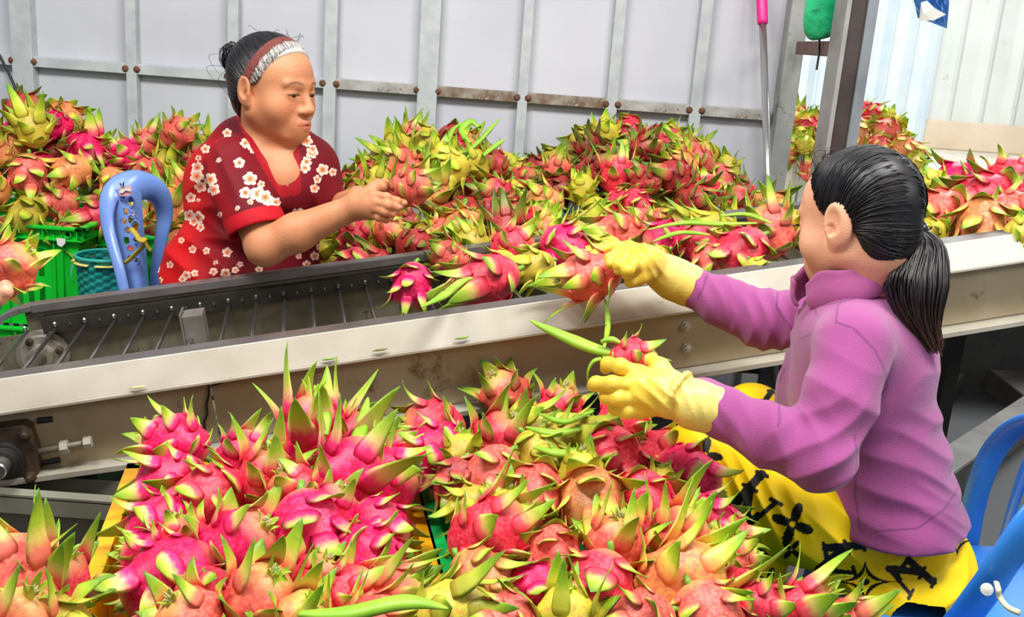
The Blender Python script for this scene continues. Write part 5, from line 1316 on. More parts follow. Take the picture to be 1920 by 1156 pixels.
    for i in range(900):
        th = rr.uniform(-2.2, 2.2); z = .098 - abs(th) / 2.2 * .15; yv = np.interp(z, zs, ys) - .001 - abs(rr.randn()) * .006
        x = (math.sin(min(abs(th), 1.57)) * .072) * math.copysign(1, th)
        d0 = (np.array([x, yv, z]) - (0, -.014, .030)) * sc; pts = []; off = rr.uniform(-.0008, .0018); wob = rr.uniform(-.05, .05) + .6 * max(0, -(d0 @ bd) / np.linalg.norm(d0) / np.linalg.norm(bd)) ** .7; wv = rr.uniform(0, 6)
        for u in np.linspace(0, 1, 15):
            d = d0 * (1 - u) / np.linalg.norm(d0) + bd * u / np.linalg.norm(bd) + np.array([0, 0, wob + .012 * math.sin(u * 22 + wv)]) * math.sin(u * 3.14); d /= np.linalg.norm(d)
            q = shell(d, off - (.004 if u < .04 else 0)); q = q * (1 - max(0, u - .9) / .1) + bun * (max(0, u - .9) / .1); pts.append(q)
        paths.append(pts); pp_ = (np.array(pts) - H) @ R / sc
        cols.append([(yy_ - hb_y(zz_, 0)) for yy_, zz_ in pp_[:, 1:]])
    rv_ = rr.rand(len(paths))
    def cf(i, u):
        fr_ = cols[i][min(14, int(u * 14))]; g = min(1, max(0, fr_ / .010)); k = (g * (.35 + .65 * (rv_[i] > .35)))
        return blk * (.7 + rv_[i] * .8) * (1 - k) + (gry * (.6 + .4 * rv_[i])) * k
    strands('hair_strands', hair, M['haircol'], paths, r=.0012, cols=cf)
    # bun: coiled strands
    paths = []
    for i in range(170):
        ax_ = rr.randn(3); ax_ /= np.linalg.norm(ax_); e1 = np.cross(ax_, rr.randn(3)); e1 /= np.linalg.norm(e1); e2 = np.cross(ax_, e1); r0 = .026 * rr.uniform(.55, 1.12)
        a0 = rr.uniform(0, 6); o = rr.randn(3) * .004
        paths.append([bun + o + np.array([.85, 1, 1.15]) * (e1 * math.cos(a0 + t) + e2 * math.sin(a0 + t)) * r0 + ax_ * .006 * math.sin(t * 2) for t in np.linspace(0, 3.6, 14)])
    V, F = crumple(bun, .024, .024, .030, 6, amp=.12)
    hb = obj('bun', V, F, M['hair'], body, smooth=True); strands('bun_strands', hb, M['hair'], paths, r=.0014)
    paths = []
    for i in range(7):   # loose wisps below the bun, on the crown
        b0 = bun + rr.randn(3) * .018; e = rr.randn(3) * .02; paths.append(bez([b0, b0 + (-.018, 0, -.02) + e, b0 + (-.008, 0, -.045) + e, b0 + (.018, 0, -.07) + e * .6], 9))
    for i in range(14):
        b0 = L(rr.uniform(-.04, .04), rr.uniform(-.03, .055), .112); e = R @ np.array([rr.uniform(-.02, .02), rr.uniform(-.02, .02), rr.uniform(.006, .02)])
        paths.append(bez([b0 - e * .3, b0 + e, b0 + e * 1.2 + R @ np.array([.01, .008, -.006])], 7))
    strands('loose_hair', hair, M['hair'], paths, r=.0006, n=3)
    # headband
    V, F = [], []; nseg, nw = 40, 5
    for k in range(nseg + 1):
        t = math.radians(-118 + 236 * k / nseg); row = []
        for j in range(nw + 1):
            w_ = (j / nw - .5) * .024
            z0 = math.cos(t) * .088; x0 = math.sin(t) * .084; y0 = .010 + .42 * (z0 - .03) + w_ * .95
            d = np.array([x0, y0 + .014, z0 + w_ * -.25]); row.append(shell(d * sc, .0022 + .0012 * math.sin(j / nw * 3.14)))
        V += row
    F = [(k * (nw + 1) + j, (k + 1) * (nw + 1) + j, (k + 1) * (nw + 1) + j + 1, k * (nw + 1) + j + 1) for k in range(nseg) for j in range(nw)]
    o = obj('headband', V, F, mat('brown_knit_band', srgb(128, 62, 52), .75, c2=srgb(104, 46, 42), scale=240, bump=.5, bscale=420), body, smooth=True); o.modifiers.new('s', 'SOLIDIFY').thickness = .003
    # ---- blouse
    B = Sdf()
    B.ell(chest + (0.01, 0, .0), (.190, .165, .150), Rt, k=.06); B.ell(belly, (.222, .200, .185), Rt, k=.07)
    B.cap(mid(shR, shL, .10), mid(shR, shL, .92), .066, .062, k=.05); B.ell(P(470, 300, 2.26), (.15, .095, .09), Rt, k=.06)
    B.ell(P(425, 350, 2.30), (.115, .11, .13), Rt, k=.06); B.ell(P(478, 258, 2.25), (.10, .075, .06), Rt, k=.05)      # rounded back
    B.cap(mid(nk, chest, -.08), chest, .078, .12, k=.05)
    B.ell(P(545, 360, 2.14), (.075, .060, .070), Rt, k=.05); B.ell(P(560, 322, 2.19), (.125, .080, .10), Rt, k=.04); B.ell(P(600, 385, 2.20), (.06, .055, .065), Rt, k=.05)
    sE = mid(shR, elR, .76); sEL = mid(shL, elL, .62)
    B.chain([shR, mid(shR, elR, .3), sE], [.064, .067, .072], k=.03); B.chain([shL, mid(shL, elL, .3), sEL], [.062, .062, .062], k=.03)
    # open sleeve ends
    dR_ = (elR - shR) / np.linalg.norm(elR - shR); dL_ = (elL - shL) / np.linalg.norm(elL - shL)
    nR = dR_ * .8 + np.array([.1, 0, -.5]); nR /= np.linalg.norm(nR)
    def slv(c, n, rad_):
        def fn(X, Y, Z):
            px, py, pz = X - c[0], Y - c[1], Z - c[2]; h_ = px * n[0] + py * n[1] + pz * n[2]; r2 = np.sqrt(px * px + py * py + pz * pz)
            return np.minimum(h_, (rad_ - r2))
        return fn
    B.cut(slv(sE + nR * .012, nR, .118), .004); B.cut(slv(sEL + dL_ * .03, dL_, .09), .004)
    B.cap(sE + nR * .05, sE - dR_ * .01, .066, .064, k=.004, sub=1); B.cap(sEL + dL_ * .06, sEL + dL_ * .004, .054, .052, k=.004, sub=1)
    B.fold(mid(chest, belly, .5) + (-.05, -.12, .02), .20, (-.35, 0, 1), .085, .0075, 0, wob=(3, 2, 2))
    B.fold(belly + (-.05, -.14, .03), .22, (.45, 0, 1), .075, .0085, 1, wob=(2, 3, 2))
    B.fold(shR + (.03, -.05, -.03), .13, (.8, 0, .5), .055, .0045, 0, wob=(3, 3, 3))
    B.fold(P(400, 320, 2.2), .16, (.6, 0, -.6), .08, .0060, 1, wob=(3, 3, 3))
    B.fold(P(590, 420, 2.2), .16, (.9, 0, .4), .06, .0070, 1, wob=(3, 3, 3))
    bl = np.min([belly, shR, chest], 0) - .27; bh = np.max([shL, chest, elL], 0) + .16; bl[2] = belly[2] - .17
    bv, bf = B.mesh(bl, bh, .0032)
    x, y = prv(bv); N = vnorm(bv, bf); fc = (N @ FW) < .15
    vl = [(458, 196), (476, 240), (508, 298), (538, 350), (543, 354)]; vr = [(543, 354), (542, 310), (540, 285), (541, 262), (560, 246), (572, 236)]
    mask = inpoly(x, y, vl + vr[1:] + [(560, 150), (460, 150)]) & fc
    # neck opening at the back too
    pn = (bv - nk); mask |= (np.linalg.norm(pn[:, :2], axis=1) < .078) & (pn[:, 2] > -.03)
    bv2, bf2, used = dropfaces(bv, bf, mask)
    x, y, N = x[used], y[used], N[used]; fc = (N @ FW) < .3
    n1 = noise3(bv2, 9, 21); n2 = noise3(bv2, 22, 22)
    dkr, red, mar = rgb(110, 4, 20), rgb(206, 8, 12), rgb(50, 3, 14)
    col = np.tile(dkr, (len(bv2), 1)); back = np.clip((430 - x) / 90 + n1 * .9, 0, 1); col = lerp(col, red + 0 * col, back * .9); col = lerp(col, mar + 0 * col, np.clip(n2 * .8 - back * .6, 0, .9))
    band = np.minimum(polyd(x, y, [(p0 - 9, p1 + 3) for p0, p1 in vl]), polyd(x, y, [(p0 + 9, p1) for p0, p1 in vr]))
    bm = (band < 13) & fc & (y < 385); col[bm] = rgb(150, 8, 24)
    # sleeve cuffs
    hR = (bv2 - sE - nR * .012) @ nR; cu = (np.linalg.norm(bv2 - sE, axis=1) < .11) & (hR > -.038); col[cu] = rgb(176, 8, 26)
    hL = (bv2 - sEL - dL_ * .03) @ dL_; cu2 = (np.linalg.norm(bv2 - sEL, axis=1) < .09) & (hL > -.034); col[cu2] = rgb(168, 8, 24)
    plain = bm | cu | cu2
    FL = [(370, 314, 12), (369, 330, 14), (395, 336, 13), (401, 355, 12), (376, 350, 12), (358, 370, 10), (469, 335, 14), (460, 361, 12), (484, 363, 16), (497, 370, 15), (517, 379, 10), (508, 389, 11), (490, 345, 7), (469, 378, 6), (449, 305, 11),
          (371, 408, 13), (355, 404, 12), (363, 415, 9), (376, 426, 8), (320, 413, 9), (323, 434, 10), (387, 470, 7), (361, 467, 8), (426, 473, 10), (473, 480, 9), (400, 509, 8), (423, 512, 10), (349, 516, 9), (342, 523, 7), (365, 512, 7), (292, 504, 9), (319, 496, 7),
          (441, 506, 7), (559, 402, 14), (572, 314, 11), (575, 303, 10), (605, 318, 12), (624, 322, 8), (595, 336, 8), (590, 353, 9), (585, 286, 12), (575, 264, 12), (586, 279, 9), (460, 268, 10), (475, 277, 11), (385, 279, 9), (426, 249, 9), (442, 211, 8),
          (372, 375, 4), (412, 402, 5), (410, 300, 5), (404, 492, 5), (450, 495, 6), (590, 480, 9), (575, 495, 8), (600, 462, 8), (340, 450, 6), (610, 440, 7), (445, 390, 5), (372, 296, 6), (560, 480, 6), (528, 470, 5), (486, 505, 7), (300, 525, 6), (333, 540, 8)]
    wht, org_, ctr = rgb(250, 232, 212), rgb(238, 128, 84), rgb(120, 30, 10)
    for i, (cx, cy, s_) in enumerate(FL):
        s_ = s_ * .98
        dx, dy = x - cx, (y - cy) * 1.05; r_ = np.hypot(dx, dy) / s_; m = (r_ < 1.1) & fc & ~plain
        if not m.any(): continue
        t = np.arctan2(dy, dx) + i * 1.1; pr_ = .60 + .40 * np.abs(np.cos(2.5 * t)) ** .6; k = m & (r_ < pr_)
        u = r_ / pr_; c = lerp(np.tile(org_, (len(x), 1)), wht + 0 * col, np.clip((u - .38) * 1.9, 0, 1)); c[u < .16] = ctr; col[k] = c[k]
    # the rest of the cloth (seen from other sides) carries the same flowers
    rs = np.random.RandomState(11); cand = np.where(~fc)[0]
    for i in range(90):
        c = bv2[cand[rs.randint(len(cand))]]; s_ = rs.uniform(.010, .018); d = bv2 - c; r3 = np.linalg.norm(d, axis=1); m = (r3 < s_) & ~fc & ~plain
        t = np.arctan2(d[:, 2], d[:, 0] + d[:, 1]); k = m & (r3 / s_ < .6 + .4 * np.abs(np.cos(2.5 * t + i))); col[k] = lerp(np.tile(org_, (k.sum(), 1)), wht, np.clip(r3[k] / s_ * 1.8 - .3, 0, 1))
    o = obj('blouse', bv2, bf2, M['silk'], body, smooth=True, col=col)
    # V-neck band as cloth strip with thickness is part of the blouse; trousers
    T = Sdf(); T.ell(hip, (.19, .16, .12), Rt, k=.05); T.chain([hip, kR, aR + (0, 0, .02)], [.10, .075, .06], k=.03); T.chain([hip, kL2, aL + (0, 0, .02)], [.10, .075, .06], k=.03)
    bl = np.min([hip, kR, aR, aL], 0) - .22; bl[2] = .08; bh = np.max([hip, kR, kL2], 0) + .22; tv, tf = T.mesh(bl, bh, .009)
    obj('trousers', tv, tf, mat('dark_trousers', srgb(50, 20, 30), .7), body, smooth=True)
    global BODY_ZONES; BODY_ZONES = [(chest, np.array([.26, .24, .25])), (belly, np.array([.28, .26, .28]))]
    return body
M['silk'] = colmat('floral_cloth', .7, .25, bump=.12, bscale=400)
W1 = woman_red()
# ================================================================ chairs, basket, held fruit
def chair_back(t, pts_out, r, mt, name='back_frame', flat=.45, up=None):
    mb = MB(); mb.tube(bez(pts_out, 40), r, 14, flat=flat, up=up); return mb.build(name, mt, t, smooth=True)
# bright blue chair of the woman in purple; its back is to the right of the frame
seat_c = PZ(1765, 1108, .43); sz = .43
t = thing('plastic_chair', 'bright blue plastic chair under the woman in purple, back frame at the right edge', 'chair', (seat_c[0], seat_c[1], 0))
V, F = [], []; nx_, ny_ = 18, 14
for j in range(ny_ + 1):
    for i in range(nx_ + 1):
        u, v = i / nx_ * 2 - 1, j / ny_ * 2 - 1
        x = seat_c[0] + .02 + u * .20 * (1 - .06 * v * v); y = seat_c[1] + v * .205 * (1 - .05 * u * u)
        e = max(abs(u), abs(v)); z = sz - .012 * (1 - u * u) * (1 - v * v) - (.03 * ((e - .88) / .12) ** 2 if e > .88 else 0) + .010 * max(0, u)
        V.append((x, y, z))
F = [(j * (nx_ + 1) + i, j * (nx_ + 1) + i + 1, (j + 1) * (nx_ + 1) + i + 1, (j + 1) * (nx_ + 1) + i) for j in range(ny_) for i in range(nx_)]
o = obj('seat', V, F, M['blue2'], t, smooth=True); md = o.modifiers.new('s', 'SOLIDIFY'); md.thickness = .008
for sx, sy in ((-1, -1), (1, -1), (1, 1), (-1, 1)):
    mb = MB(); a = np.array([seat_c[0] + .02 + sx * .17, seat_c[1] + sy * .165, sz - .01]); mb.tube([a, a + (sx * .02, sy * .015, -.2), (a[0] + sx * .045, a[1] + sy * .03, 0)], [.026, .022, .018], 8, flat=.7); mb.build('leg', M['blue2'], t, smooth=True)
# back: near arm, far arm and top loop
far = [P(1803, 1075, 1.50), P(1822, 960, 1.50), P(1842, 890, 1.49), P(1868, 838, 1.48), P(1908, 800, 1.45), P(1960, 790, 1.40), P(2010, 830, 1.33), P(2020, 900, 1.27)]
near = [P(1790, 1180, 1.22), P(1850, 1100, 1.20), P(1890, 1040, 1.19), P(1935, 975, 1.19), P(1985, 920, 1.21), P(2020, 900, 1.27)]
chair_back(t, far, [.020] * 3 + [.024] * 37, M['blue2'], 'back_frame', .5, up=(0, 1, 0))
mb = MB(); mb.tube(bez(near, 30), np.linspace(.036, .026, 30).tolist(), 14, flat=.35, up=(.3, -1, .2)); mb.build('back_frame', M['blue2'], t, smooth=True)
mb = MB(); q = [P(1868, 1060, 1.38), P(1885, 1000, 1.38), P(1905, 930, 1.37), P(1930, 860, 1.35)]; mb.tube(bez(q, 16), .022, 12, flat=.3, up=(.9, -.3, .2)); mb.build('back_slat', M['blue2'], t, smooth=True)
mb = MB(); q = P(1850, 1104, 1.155); mb.lathe(q, (-.2, -1, .25), [(.0095, 0), (.009, .003), (.002, .004)], 14); mb.build('rivet_cap', M['white'], t)
# ribbon tied to the chair
mb = MB(); mb.tube(bez([P(1868, 1090, 1.17), P(1872, 1104, 1.15), P(1874, 1118, 1.15), P(1890, 1138, 1.14), P(1912, 1148, 1.14)], 16), .0045, 6, flat=.4)
tag(mb.build('ribbon', mat('pale_ribbon', srgb(226, 214, 180), .5), smooth=True), 'pale ribbon tied round the near arm of the bright blue chair', 'ribbon')

# pale blue chair behind the woman in red
c0 = P(262, 560, 2.42); cz = .42
t = thing('plastic_chair', 'pale blue plastic chair with perforated back panel behind the woman in red', 'chair', (c0[0], c0[1], 0))
Yc = 2.50
outer = [P(232, 560, 2.34), P(214, 500, 2.36), P(194, 440, 2.40), P(186, 395, 2.42), P(192, 358, 2.44), P(216, 338, 2.46), P(250, 333, 2.48), P(288, 345, 2.52), P(310, 368, 2.55), P(318, 400, 2.57), P(312, 440, 2.57), P(300, 500, 2.57), P(296, 560, 2.56)]
# flat wide band: cross-section wide in picture plane
def band(pts, wi, name, parent, mt, th=.006, facing=None):
    c = bez(pts, 44); n = len(c); V = []
    fcv = facing if facing is not None else -FW
    for i in range(n):
        tt = c[min(i + 1, n - 1)] - c[max(i - 1, 0)]; tt /= np.linalg.norm(tt); x = np.cross(tt, fcv); x /= np.linalg.norm(x); y = np.cross(x, tt); w_ = np.interp(i / (n - 1), np.linspace(0, 1, len(wi)), wi)
        for k in range(12):
            a = 2 * math.pi * k / 12; V.append(c[i] + x * math.cos(a) * w_ + y * (math.sin(a) * th - .18 * w_ * math.cos(a) ** 2))
    F = [(i * 12 + k, i * 12 + (k + 1) % 12, (i + 1) * 12 + (k + 1) % 12, (i + 1) * 12 + k) for i in range(n - 1) for k in range(12)]
    F += [tuple(range(11, -1, -1)), tuple(range((n - 1) * 12, n * 12))]
    return obj(name, V, F, mt, parent, smooth=True)
inn = np.array([0, 0, 0.])
outer2 = [P(236, 560, 2.34), P(222, 500, 2.36), P(205, 440, 2.40), P(199, 400, 2.42), P(206, 366, 2.44), P(228, 352, 2.46), P(254, 348, 2.48), P(284, 358, 2.52), P(301, 378, 2.55), P(307, 405, 2.57), P(302, 440, 2.57), P(292, 500, 2.57), P(288, 560, 2.56)]
bf_ = band(outer2, [.015, .016, .018, .021, .030, .044, .048, .044, .034, .026, .021, .017, .015], 'back_frame', t, M['blue'])
# perforated splat
nx_, ny_ = 20, 52; V, F = [], []
holes = [(230, 372, 5, 8), (245, 378, 6, 10), (237, 396, 5, 7), (249, 402, 4, 6), (233, 415, 5, 7), (246, 412, 6, 9), (254, 425, 7, 11), (240, 432, 5, 7), (238, 450, 6, 9), (254, 450, 5, 6), (245, 466, 5, 7), (243, 486, 5, 7), (256, 488, 4, 6)]
for j in range(ny_ + 1):
    v = j / ny_; y = 356 + v * (556 - 356)
    xl = np.interp(y, [356, 400, 450, 500, 556], [204, 209, 216, 229, 246]); xr = np.interp(y, [356, 380, 420, 480, 556], [262, 263, 266, 272, 277])
    for i in range(nx_ + 1):
        u = i / nx_; V.append(P(xl + (xr - xl) * u, y + 8 * (u - .5), 2.47 + .012 * u - .03 * math.sin(u * 3.14) + (-.04 * v)))
gx_, gy_ = prv(np.array(V)); fl = []
for j in range(ny_):
    for i in range(nx_):
        ids = (j * (nx_ + 1) + i, j * (nx_ + 1) + i + 1, (j + 1) * (nx_ + 1) + i + 1, (j + 1) * (nx_ + 1) + i); cx, cy = gx_[list(ids)].mean(), gy_[list(ids)].mean()
        if any(((cx - h_[0]) / h_[2]) ** 2 + ((cy - h_[1]) / h_[3]) ** 2 < .8 for h_ in holes): continue
        fl.append(ids)
o = obj('back_panel', V, fl, M['blue'], t); o.modifiers.new('s', 'SOLIDIFY').thickness = .006
# round the hole rims
mb = MB()
for (x, y, a, b) in holes:
    ring = [P(x + a * 1.12 * math.cos(q), y + b * 1.12 * math.sin(q), 2.445 - .04 * (y - 356) / 200) for q in np.linspace(0, 2 * math.pi, 13)]; mb.tube(ring, .0022, 5, caps=False)
mb.build('hole_rims', M['blue'], o, smooth=True)
# cherry sticker
mb = MB(); cs_ = [P(235 + 12.5 * (abs(math.cos(q)) ** .6) * (1 if math.cos(q) > 0 else -1), 358 + 9.5 * (abs(math.sin(q)) ** .6) * (1 if math.sin(q) > 0 else -1) - 1.5 * math.cos(q), 2.42) for q in np.linspace(0, 2 * math.pi, 25)[:-1]]
nF = -FW; V = cs_ + [q + nF * .002 for q in cs_]; n = len(cs_); F = [tuple(range(n, 2 * n))] + [(i, (i + 1) % n, n + (i + 1) % n, n + i) for i in range(n)]
st = obj('sticker', V, F, mat('pink_sticker', srgb(232, 170, 176), .4), bf_, label='small pink and white cake-slice sticker')
def patch(px, r, mt, name, Y=2.415):
    V = [P(x, y, Y) for x, y in px]; V2 = [q + nF * .0015 for q in V]; n = len(V); obj(name, V + V2, [tuple(range(n, 2 * n))] + [(i, (i + 1) % n, n + (i + 1) % n, n + i) for i in range(n)], mt, bf_)
patch([(224, 361), (226, 355), (231, 352), (229, 346), (234, 349), (239, 353), (244, 353), (246, 359), (236, 357), (230, 362)], 0, M['white'], 'sticker_mark')
mb = MB(); mb.tube([P(225, 343, 2.41), P(228, 348, 2.41)], .0025, 5); mb.tube([P(232, 341, 2.41), P(231, 350, 2.41)], .0022, 5); mb.build('sticker_stroke', mat('teal_ink', srgb(30, 70, 110), .5), bf_)
V, F = [], []
for j in range(9):
    for i in range(9):
        u, v = i / 4 - 1, j / 4 - 1; V.append((c0[0] + .10 + u * .19, c0[1] + .02 + v * .18, cz - .01 * (1 - u * u)))
F = [(j * 9 + i, j * 9 + i + 1, (j + 1) * 9 + i + 1, (j + 1) * 9 + i) for j in range(8) for i in range(8)]
o = obj('seat', V, F, M['blue'], t, smooth=True); o.modifiers.new('s', 'SOLIDIFY').thickness = .008
for sx, sy in ((-1, -1), (1, -1), (1, 1), (-1, 1)):
    mb = MB(); a = np.array([c0[0] + .10 + sx * .16, c0[1] + .02 + sy * .155, cz - .01]); mb.tube([a, (a[0] + sx * .04, a[1] + sy * .03, 0)], [.022, .016], 8); mb.build('leg', M['blue'], t, smooth=True)
# yellow strap knotted to the chair back
m_st = mat('yellow_strap', srgb(206, 178, 50), .6, c2=srgb(180, 150, 40), scale=20)
mb = MB(); mb.tube(bez([P(247, 428, 2.40), P(256, 440, 2.385), P(262, 448, 2.38), P(272, 455, 2.38), (P(268, 462, 2.38)), P(258, 472, 2.385), P(246, 484, 2.39), P(234, 493, 2.39)], 26), .0085, 8, flat=.45); 
mb.tube(bez([P(262, 446, 2.375), P(270, 450, 2.37), P(277, 462, 2.375), P(283, 470, 2.38)], 12), .008, 8, flat=.4); mb.tube(bez([P(258, 446, 2.37), P(266, 452, 2.365), P(272, 447, 2.375)], 8), .009, 8, flat=.6)
ys_ = mb.build('strap', m_st, smooth=True); tag(ys_, 'yellow cloth strap knotted through the pale blue chair back', 'strap')

# teal woven basket
m, nt, b = new_mat('teal_weave'); N, L = nt.nodes, nt.links
at = N.new('ShaderNodeAttribute'); at.attribute_name = 'Col'; L.new(at.outputs['Color'], b.inputs['Base Color']); b.inputs['Roughness'].default_value = .45
M['weave'] = m
bc = P(199, 480, 2.47); rb = .080; depth = .25
t = thing('woven_basket', 'teal woven plastic basket with yellow rim between the green crates and pale blue chair', 'basket', (bc[0], bc[1], 0))
V, F, cols = [], [], []
nt_, nz_ = 96, 44; H1 = bc[2]
for side in (0, 1):
    for j in range(nz_ + 1):
        v = j / nz_; rad_ = (rb * (1 - .16 * v)) - (.004 if side else 0)
        for i in range(nt_):
            a = 2 * math.pi * i / nt_; cell = (int(i / 4) + int(j / 2)) % 2; bulge = .0025 * (abs(math.sin(i / 4 * math.pi)) if cell else -abs(math.sin(i / 4 * math.pi)))
            rr_ = rad_ + (bulge if not side else -bulge)
            V.append((bc[0] + rr_ * 1.05 * math.cos(a), bc[1] + rr_ * math.sin(a), H1 - v * depth))
            cols.append(rgb(20, 150, 136) if cell else rgb(10, 104, 100))
    o0 = side * (nz_ + 1) * nt_
    for j in range(nz_):
        for i in range(nt_):
            q = (o0 + j * nt_ + i, o0 + j * nt_ + (i + 1) % nt_, o0 + (j + 1) * nt_ + (i + 1) % nt_, o0 + (j + 1) * nt_ + i); F.append(q if side else q[::-1])
F.append(tuple((nz_ + 1) * nt_ * 2 - nt_ + i for i in range(nt_)))
obj('basket_body', V, F, M['weave'], t, smooth=True, col=np.array(cols))
mb = MB(); mb.tube([(bc[0] + (rb * 1.05 + .001) * math.cos(a), bc[1] + (rb + .001) * math.sin(a), H1 + .002) for a in np.linspace(0, 2 * math.pi, 49)], .0055, 8, caps=False); mb.build('rim', mat('teal_rim', srgb(30, 160, 146), .5), t, smooth=True)
mb = MB()
for k in range(7):
    a0 = k * 2 * math.pi / 7 + .25; arc_ = np.linspace(a0, a0 + .66, 10); mb.tube([(bc[0] + (rb * 1.05 + .004) * math.cos(a), bc[1] + (rb + .004) * math.sin(a), H1 - .014) for a in arc_], .0085, 6, flat=.35, up=(0, 0, 1))
mb.build('rim_tape', mat('pale_yellow_tape', srgb(226, 206, 110), .5), t, smooth=True)
mb = MB()
for s_ in (1,): 
    pts = [(bc[0] - rb * 1.05 - .004 - .01 * k_, bc[1] - .02 * s_, H1 - .02 - .02 * k_) for k_ in range(3)]; mb.tube(pts, .0012, 5)
mb.tube(bez([(bc[0] - rb * 1.02, bc[1] - .03, H1 - .02), (bc[0] - rb * 1.1, bc[1] - .04, H1 - .05), (bc[0] - rb * 1.05, bc[1] - .03, H1 - .08)], 8), .0015, 5)
mb.build('loose_fibre', mat('fibre', srgb(120, 200, 190), .6), t, smooth=True)
# white label on the left crate
V = [P(x, y, 2.535) for x, y in ((106, 446), (123, 447), (123, 456), (116, 463), (108, 459))]; V2 = [q + nF * .002 for q in V]
lab = obj('paper_scrap', V + V2, [tuple(range(5, 10))] + [(i, (i + 1) % 5, 5 + (i + 1) % 5, 5 + i) for i in range(5)], M['white']); tag(lab, 'torn white paper scrap stuck on the green crate below its rim', 'paper')

# ---- fruit in the hands
def hfruit(x, y, Y, s, a, c, k, pi, heap, roll=0): q = P(x, y, Y); fruit(q, s / FPX * Y * SCL * 1.08, idir(a, c), k, pi, heap=heap, roll=roll)
hfruit(1108, 517, 1.64, 92, 190, .05, 'coral', 2, 'upper glove', 1.0)
hfruit(1180, 672, 1.335, 76, 15, .1, 'rose', 1, 'lower glove', 0)
hfruit(768, 352, 2.02, 66, 15, .1, 'coral', 3, 'bare hands', 0); 
hfruit(16, 506, 1.30, 92, 40, .1, 'coral', 0, 'left edge hand', 2.0)
# long green stem leaf held with the lower fruit, and hanging stem of the upper one
def vine(pts, rs, name, lb, mt=None):
    mb = MB(); c = bez(pts, 26); n = len(c); r_ = [np.interp(i / (n - 1), np.linspace(0, 1, len(rs)), rs) for i in range(n)]
    mb.tube(c, r_, 6, flat=.55); o = mb.build(name, mt or M['vine'], smooth=True); return tag(o, lb, 'stem')
M['vine'] = mat('cactus_stem', srgb(126, 178, 36), .45, c2=srgb(158, 200, 58), scale=20, c3=srgb(86, 134, 22), s3=16, t3=.62)
vine([P(993, 600, 1.40), P(1030, 618, 1.38), P(1080, 640, 1.36), P(1120, 655, 1.345), P(1150, 662, 1.335)], [.002, .011, .016, .014, .009], 'cactus_stem', 'long pointed green stem sticking out left of the lower gloved hand')
vine([P(1134, 560, 1.62), P(1140, 590, 1.60), P(1139, 620, 1.55), P(1133, 650, 1.5), P(1131, 682, 1.42)], [.002, .006, .006, .003, .001], 'cactus_stem', 'thin green tendril hanging from the fruit in the upper glove')
vine([P(1105, 735, 1.335), P(1102, 700, 1.33), P(1112, 678, 1.33), P(1128, 672, 1.33)], [.001, .004, .006, .006], 'cactus_stem', 'curled green stem dangling beside the fingers of the lower glove')
vine([P(1196, 662, 1.33), P(1215, 650, 1.325), P(1238, 648, 1.32)], [.006, .008, .001], 'cactus_stem', 'short green leaf tip above the thumb of the lower glove')
vine([P(1128, 640, 1.34), P(1148, 636, 1.335), P(1176, 650, 1.33)], [.006, .009, .002], 'cactus_stem', 'short broad green leaf above the fruit in the lower glove')
# long stems on the conveyor and on the front heap
lv = [([(790, 575, -1), (830, 555, -1), (862, 530, -1), (885, 520, -1)], 'green stem lying slantwise on the conveyor rods between the two leftmost fruit', .011),
      ([(1215, 430, -1), (1280, 418, -1), (1350, 420, -1), (1420, 418, -1)], 'long green stem lying over the conveyor fruit near the womans face', .010),
      ([(1225, 452, -1), (1275, 436, -1), (1330, 440, -1)], 'curved green stem between the magenta and coral conveyor fruit', .008),
      ([(1350, 405, -1), (1400, 402, -1), (1445, 418, -1)], 'bright green stem along the far rail beside the conveyor fruit', .009)]
for pts, lb, w_ in lv:
    q = []
    for x, y, _ in pts:
        o_ = A3 + nv * .055; d = ray(x, y); tt = ((o_ - CO) @ nv) / (d @ nv); q.append(CO + d * tt)
    vine(q, [.002, w_, w_, .003], 'cactus_stem', lb)
for pts, lb, w_ in (([(690, 745, .66), (672, 820, .64), (640, 880, .61)], 'tall pointed green stem rising from the back of the yellow crate', .013), ([(840, 1140, .62), (760, 1128, .63), (650, 1150, .61), (560, 1150, .60)], 'long smooth green stem lying across the front of both heaps', .014),
                    ([(985, 800, .66), (1040, 812, .66), (1095, 802, .65)], 'green stem in the tangle at the back of the large heap', .010), ([(1000, 838, .65), (1060, 850, .65), (1120, 838, .64)], 'pale green stem in the tangle at the middle of the large heap', .011),
                    ([(590, 722, .68), (606, 770, .66), (610, 815, .64)], 'upright green stem tip at the back of the yellow crate', .012), ([(470, 800, .62), (520, 850, .62), (570, 890, .61)], 'green stem lying across the magenta fruit in the yellow crate', .010),
                    ([(1010, 775, .66), (1060, 790, .67), (1110, 770, .66)], 'thin green stem behind the tangle of the large heap', .008)):
    vine([PZ(*q) for q in pts], [.002, w_, w_, .005], 'cactus_stem', lb)

mid_ = lambda a, b, t: a * (1 - t) + b * t
for pts, lb in (([P(868, 290, 2.72), P(895, 268, 2.74), P(918, 243, 2.76), P(937, 222, 2.78)], 'long upright green stem at the top of the middle wall heap'),
                ([P(820, 300, 2.74), P(838, 268, 2.76), P(850, 242, 2.80), P(872, 228, 2.82)], 'curved green stem left of the upright one on the middle wall heap'),
                ([P(880, 268, 2.76), P(866, 244, 2.80), P(884, 228, 2.82), P(900, 244, 2.80)], 'hooked green stem at the top of the middle wall heap'),
                ([P(905, 292, 2.70), P(930, 272, 2.72), P(948, 262, 2.73)], 'short green stem tip at the shoulder of the middle wall heap')):
    vine(pts, [.010, .013, .011, .002], 'cactus_stem', lb)
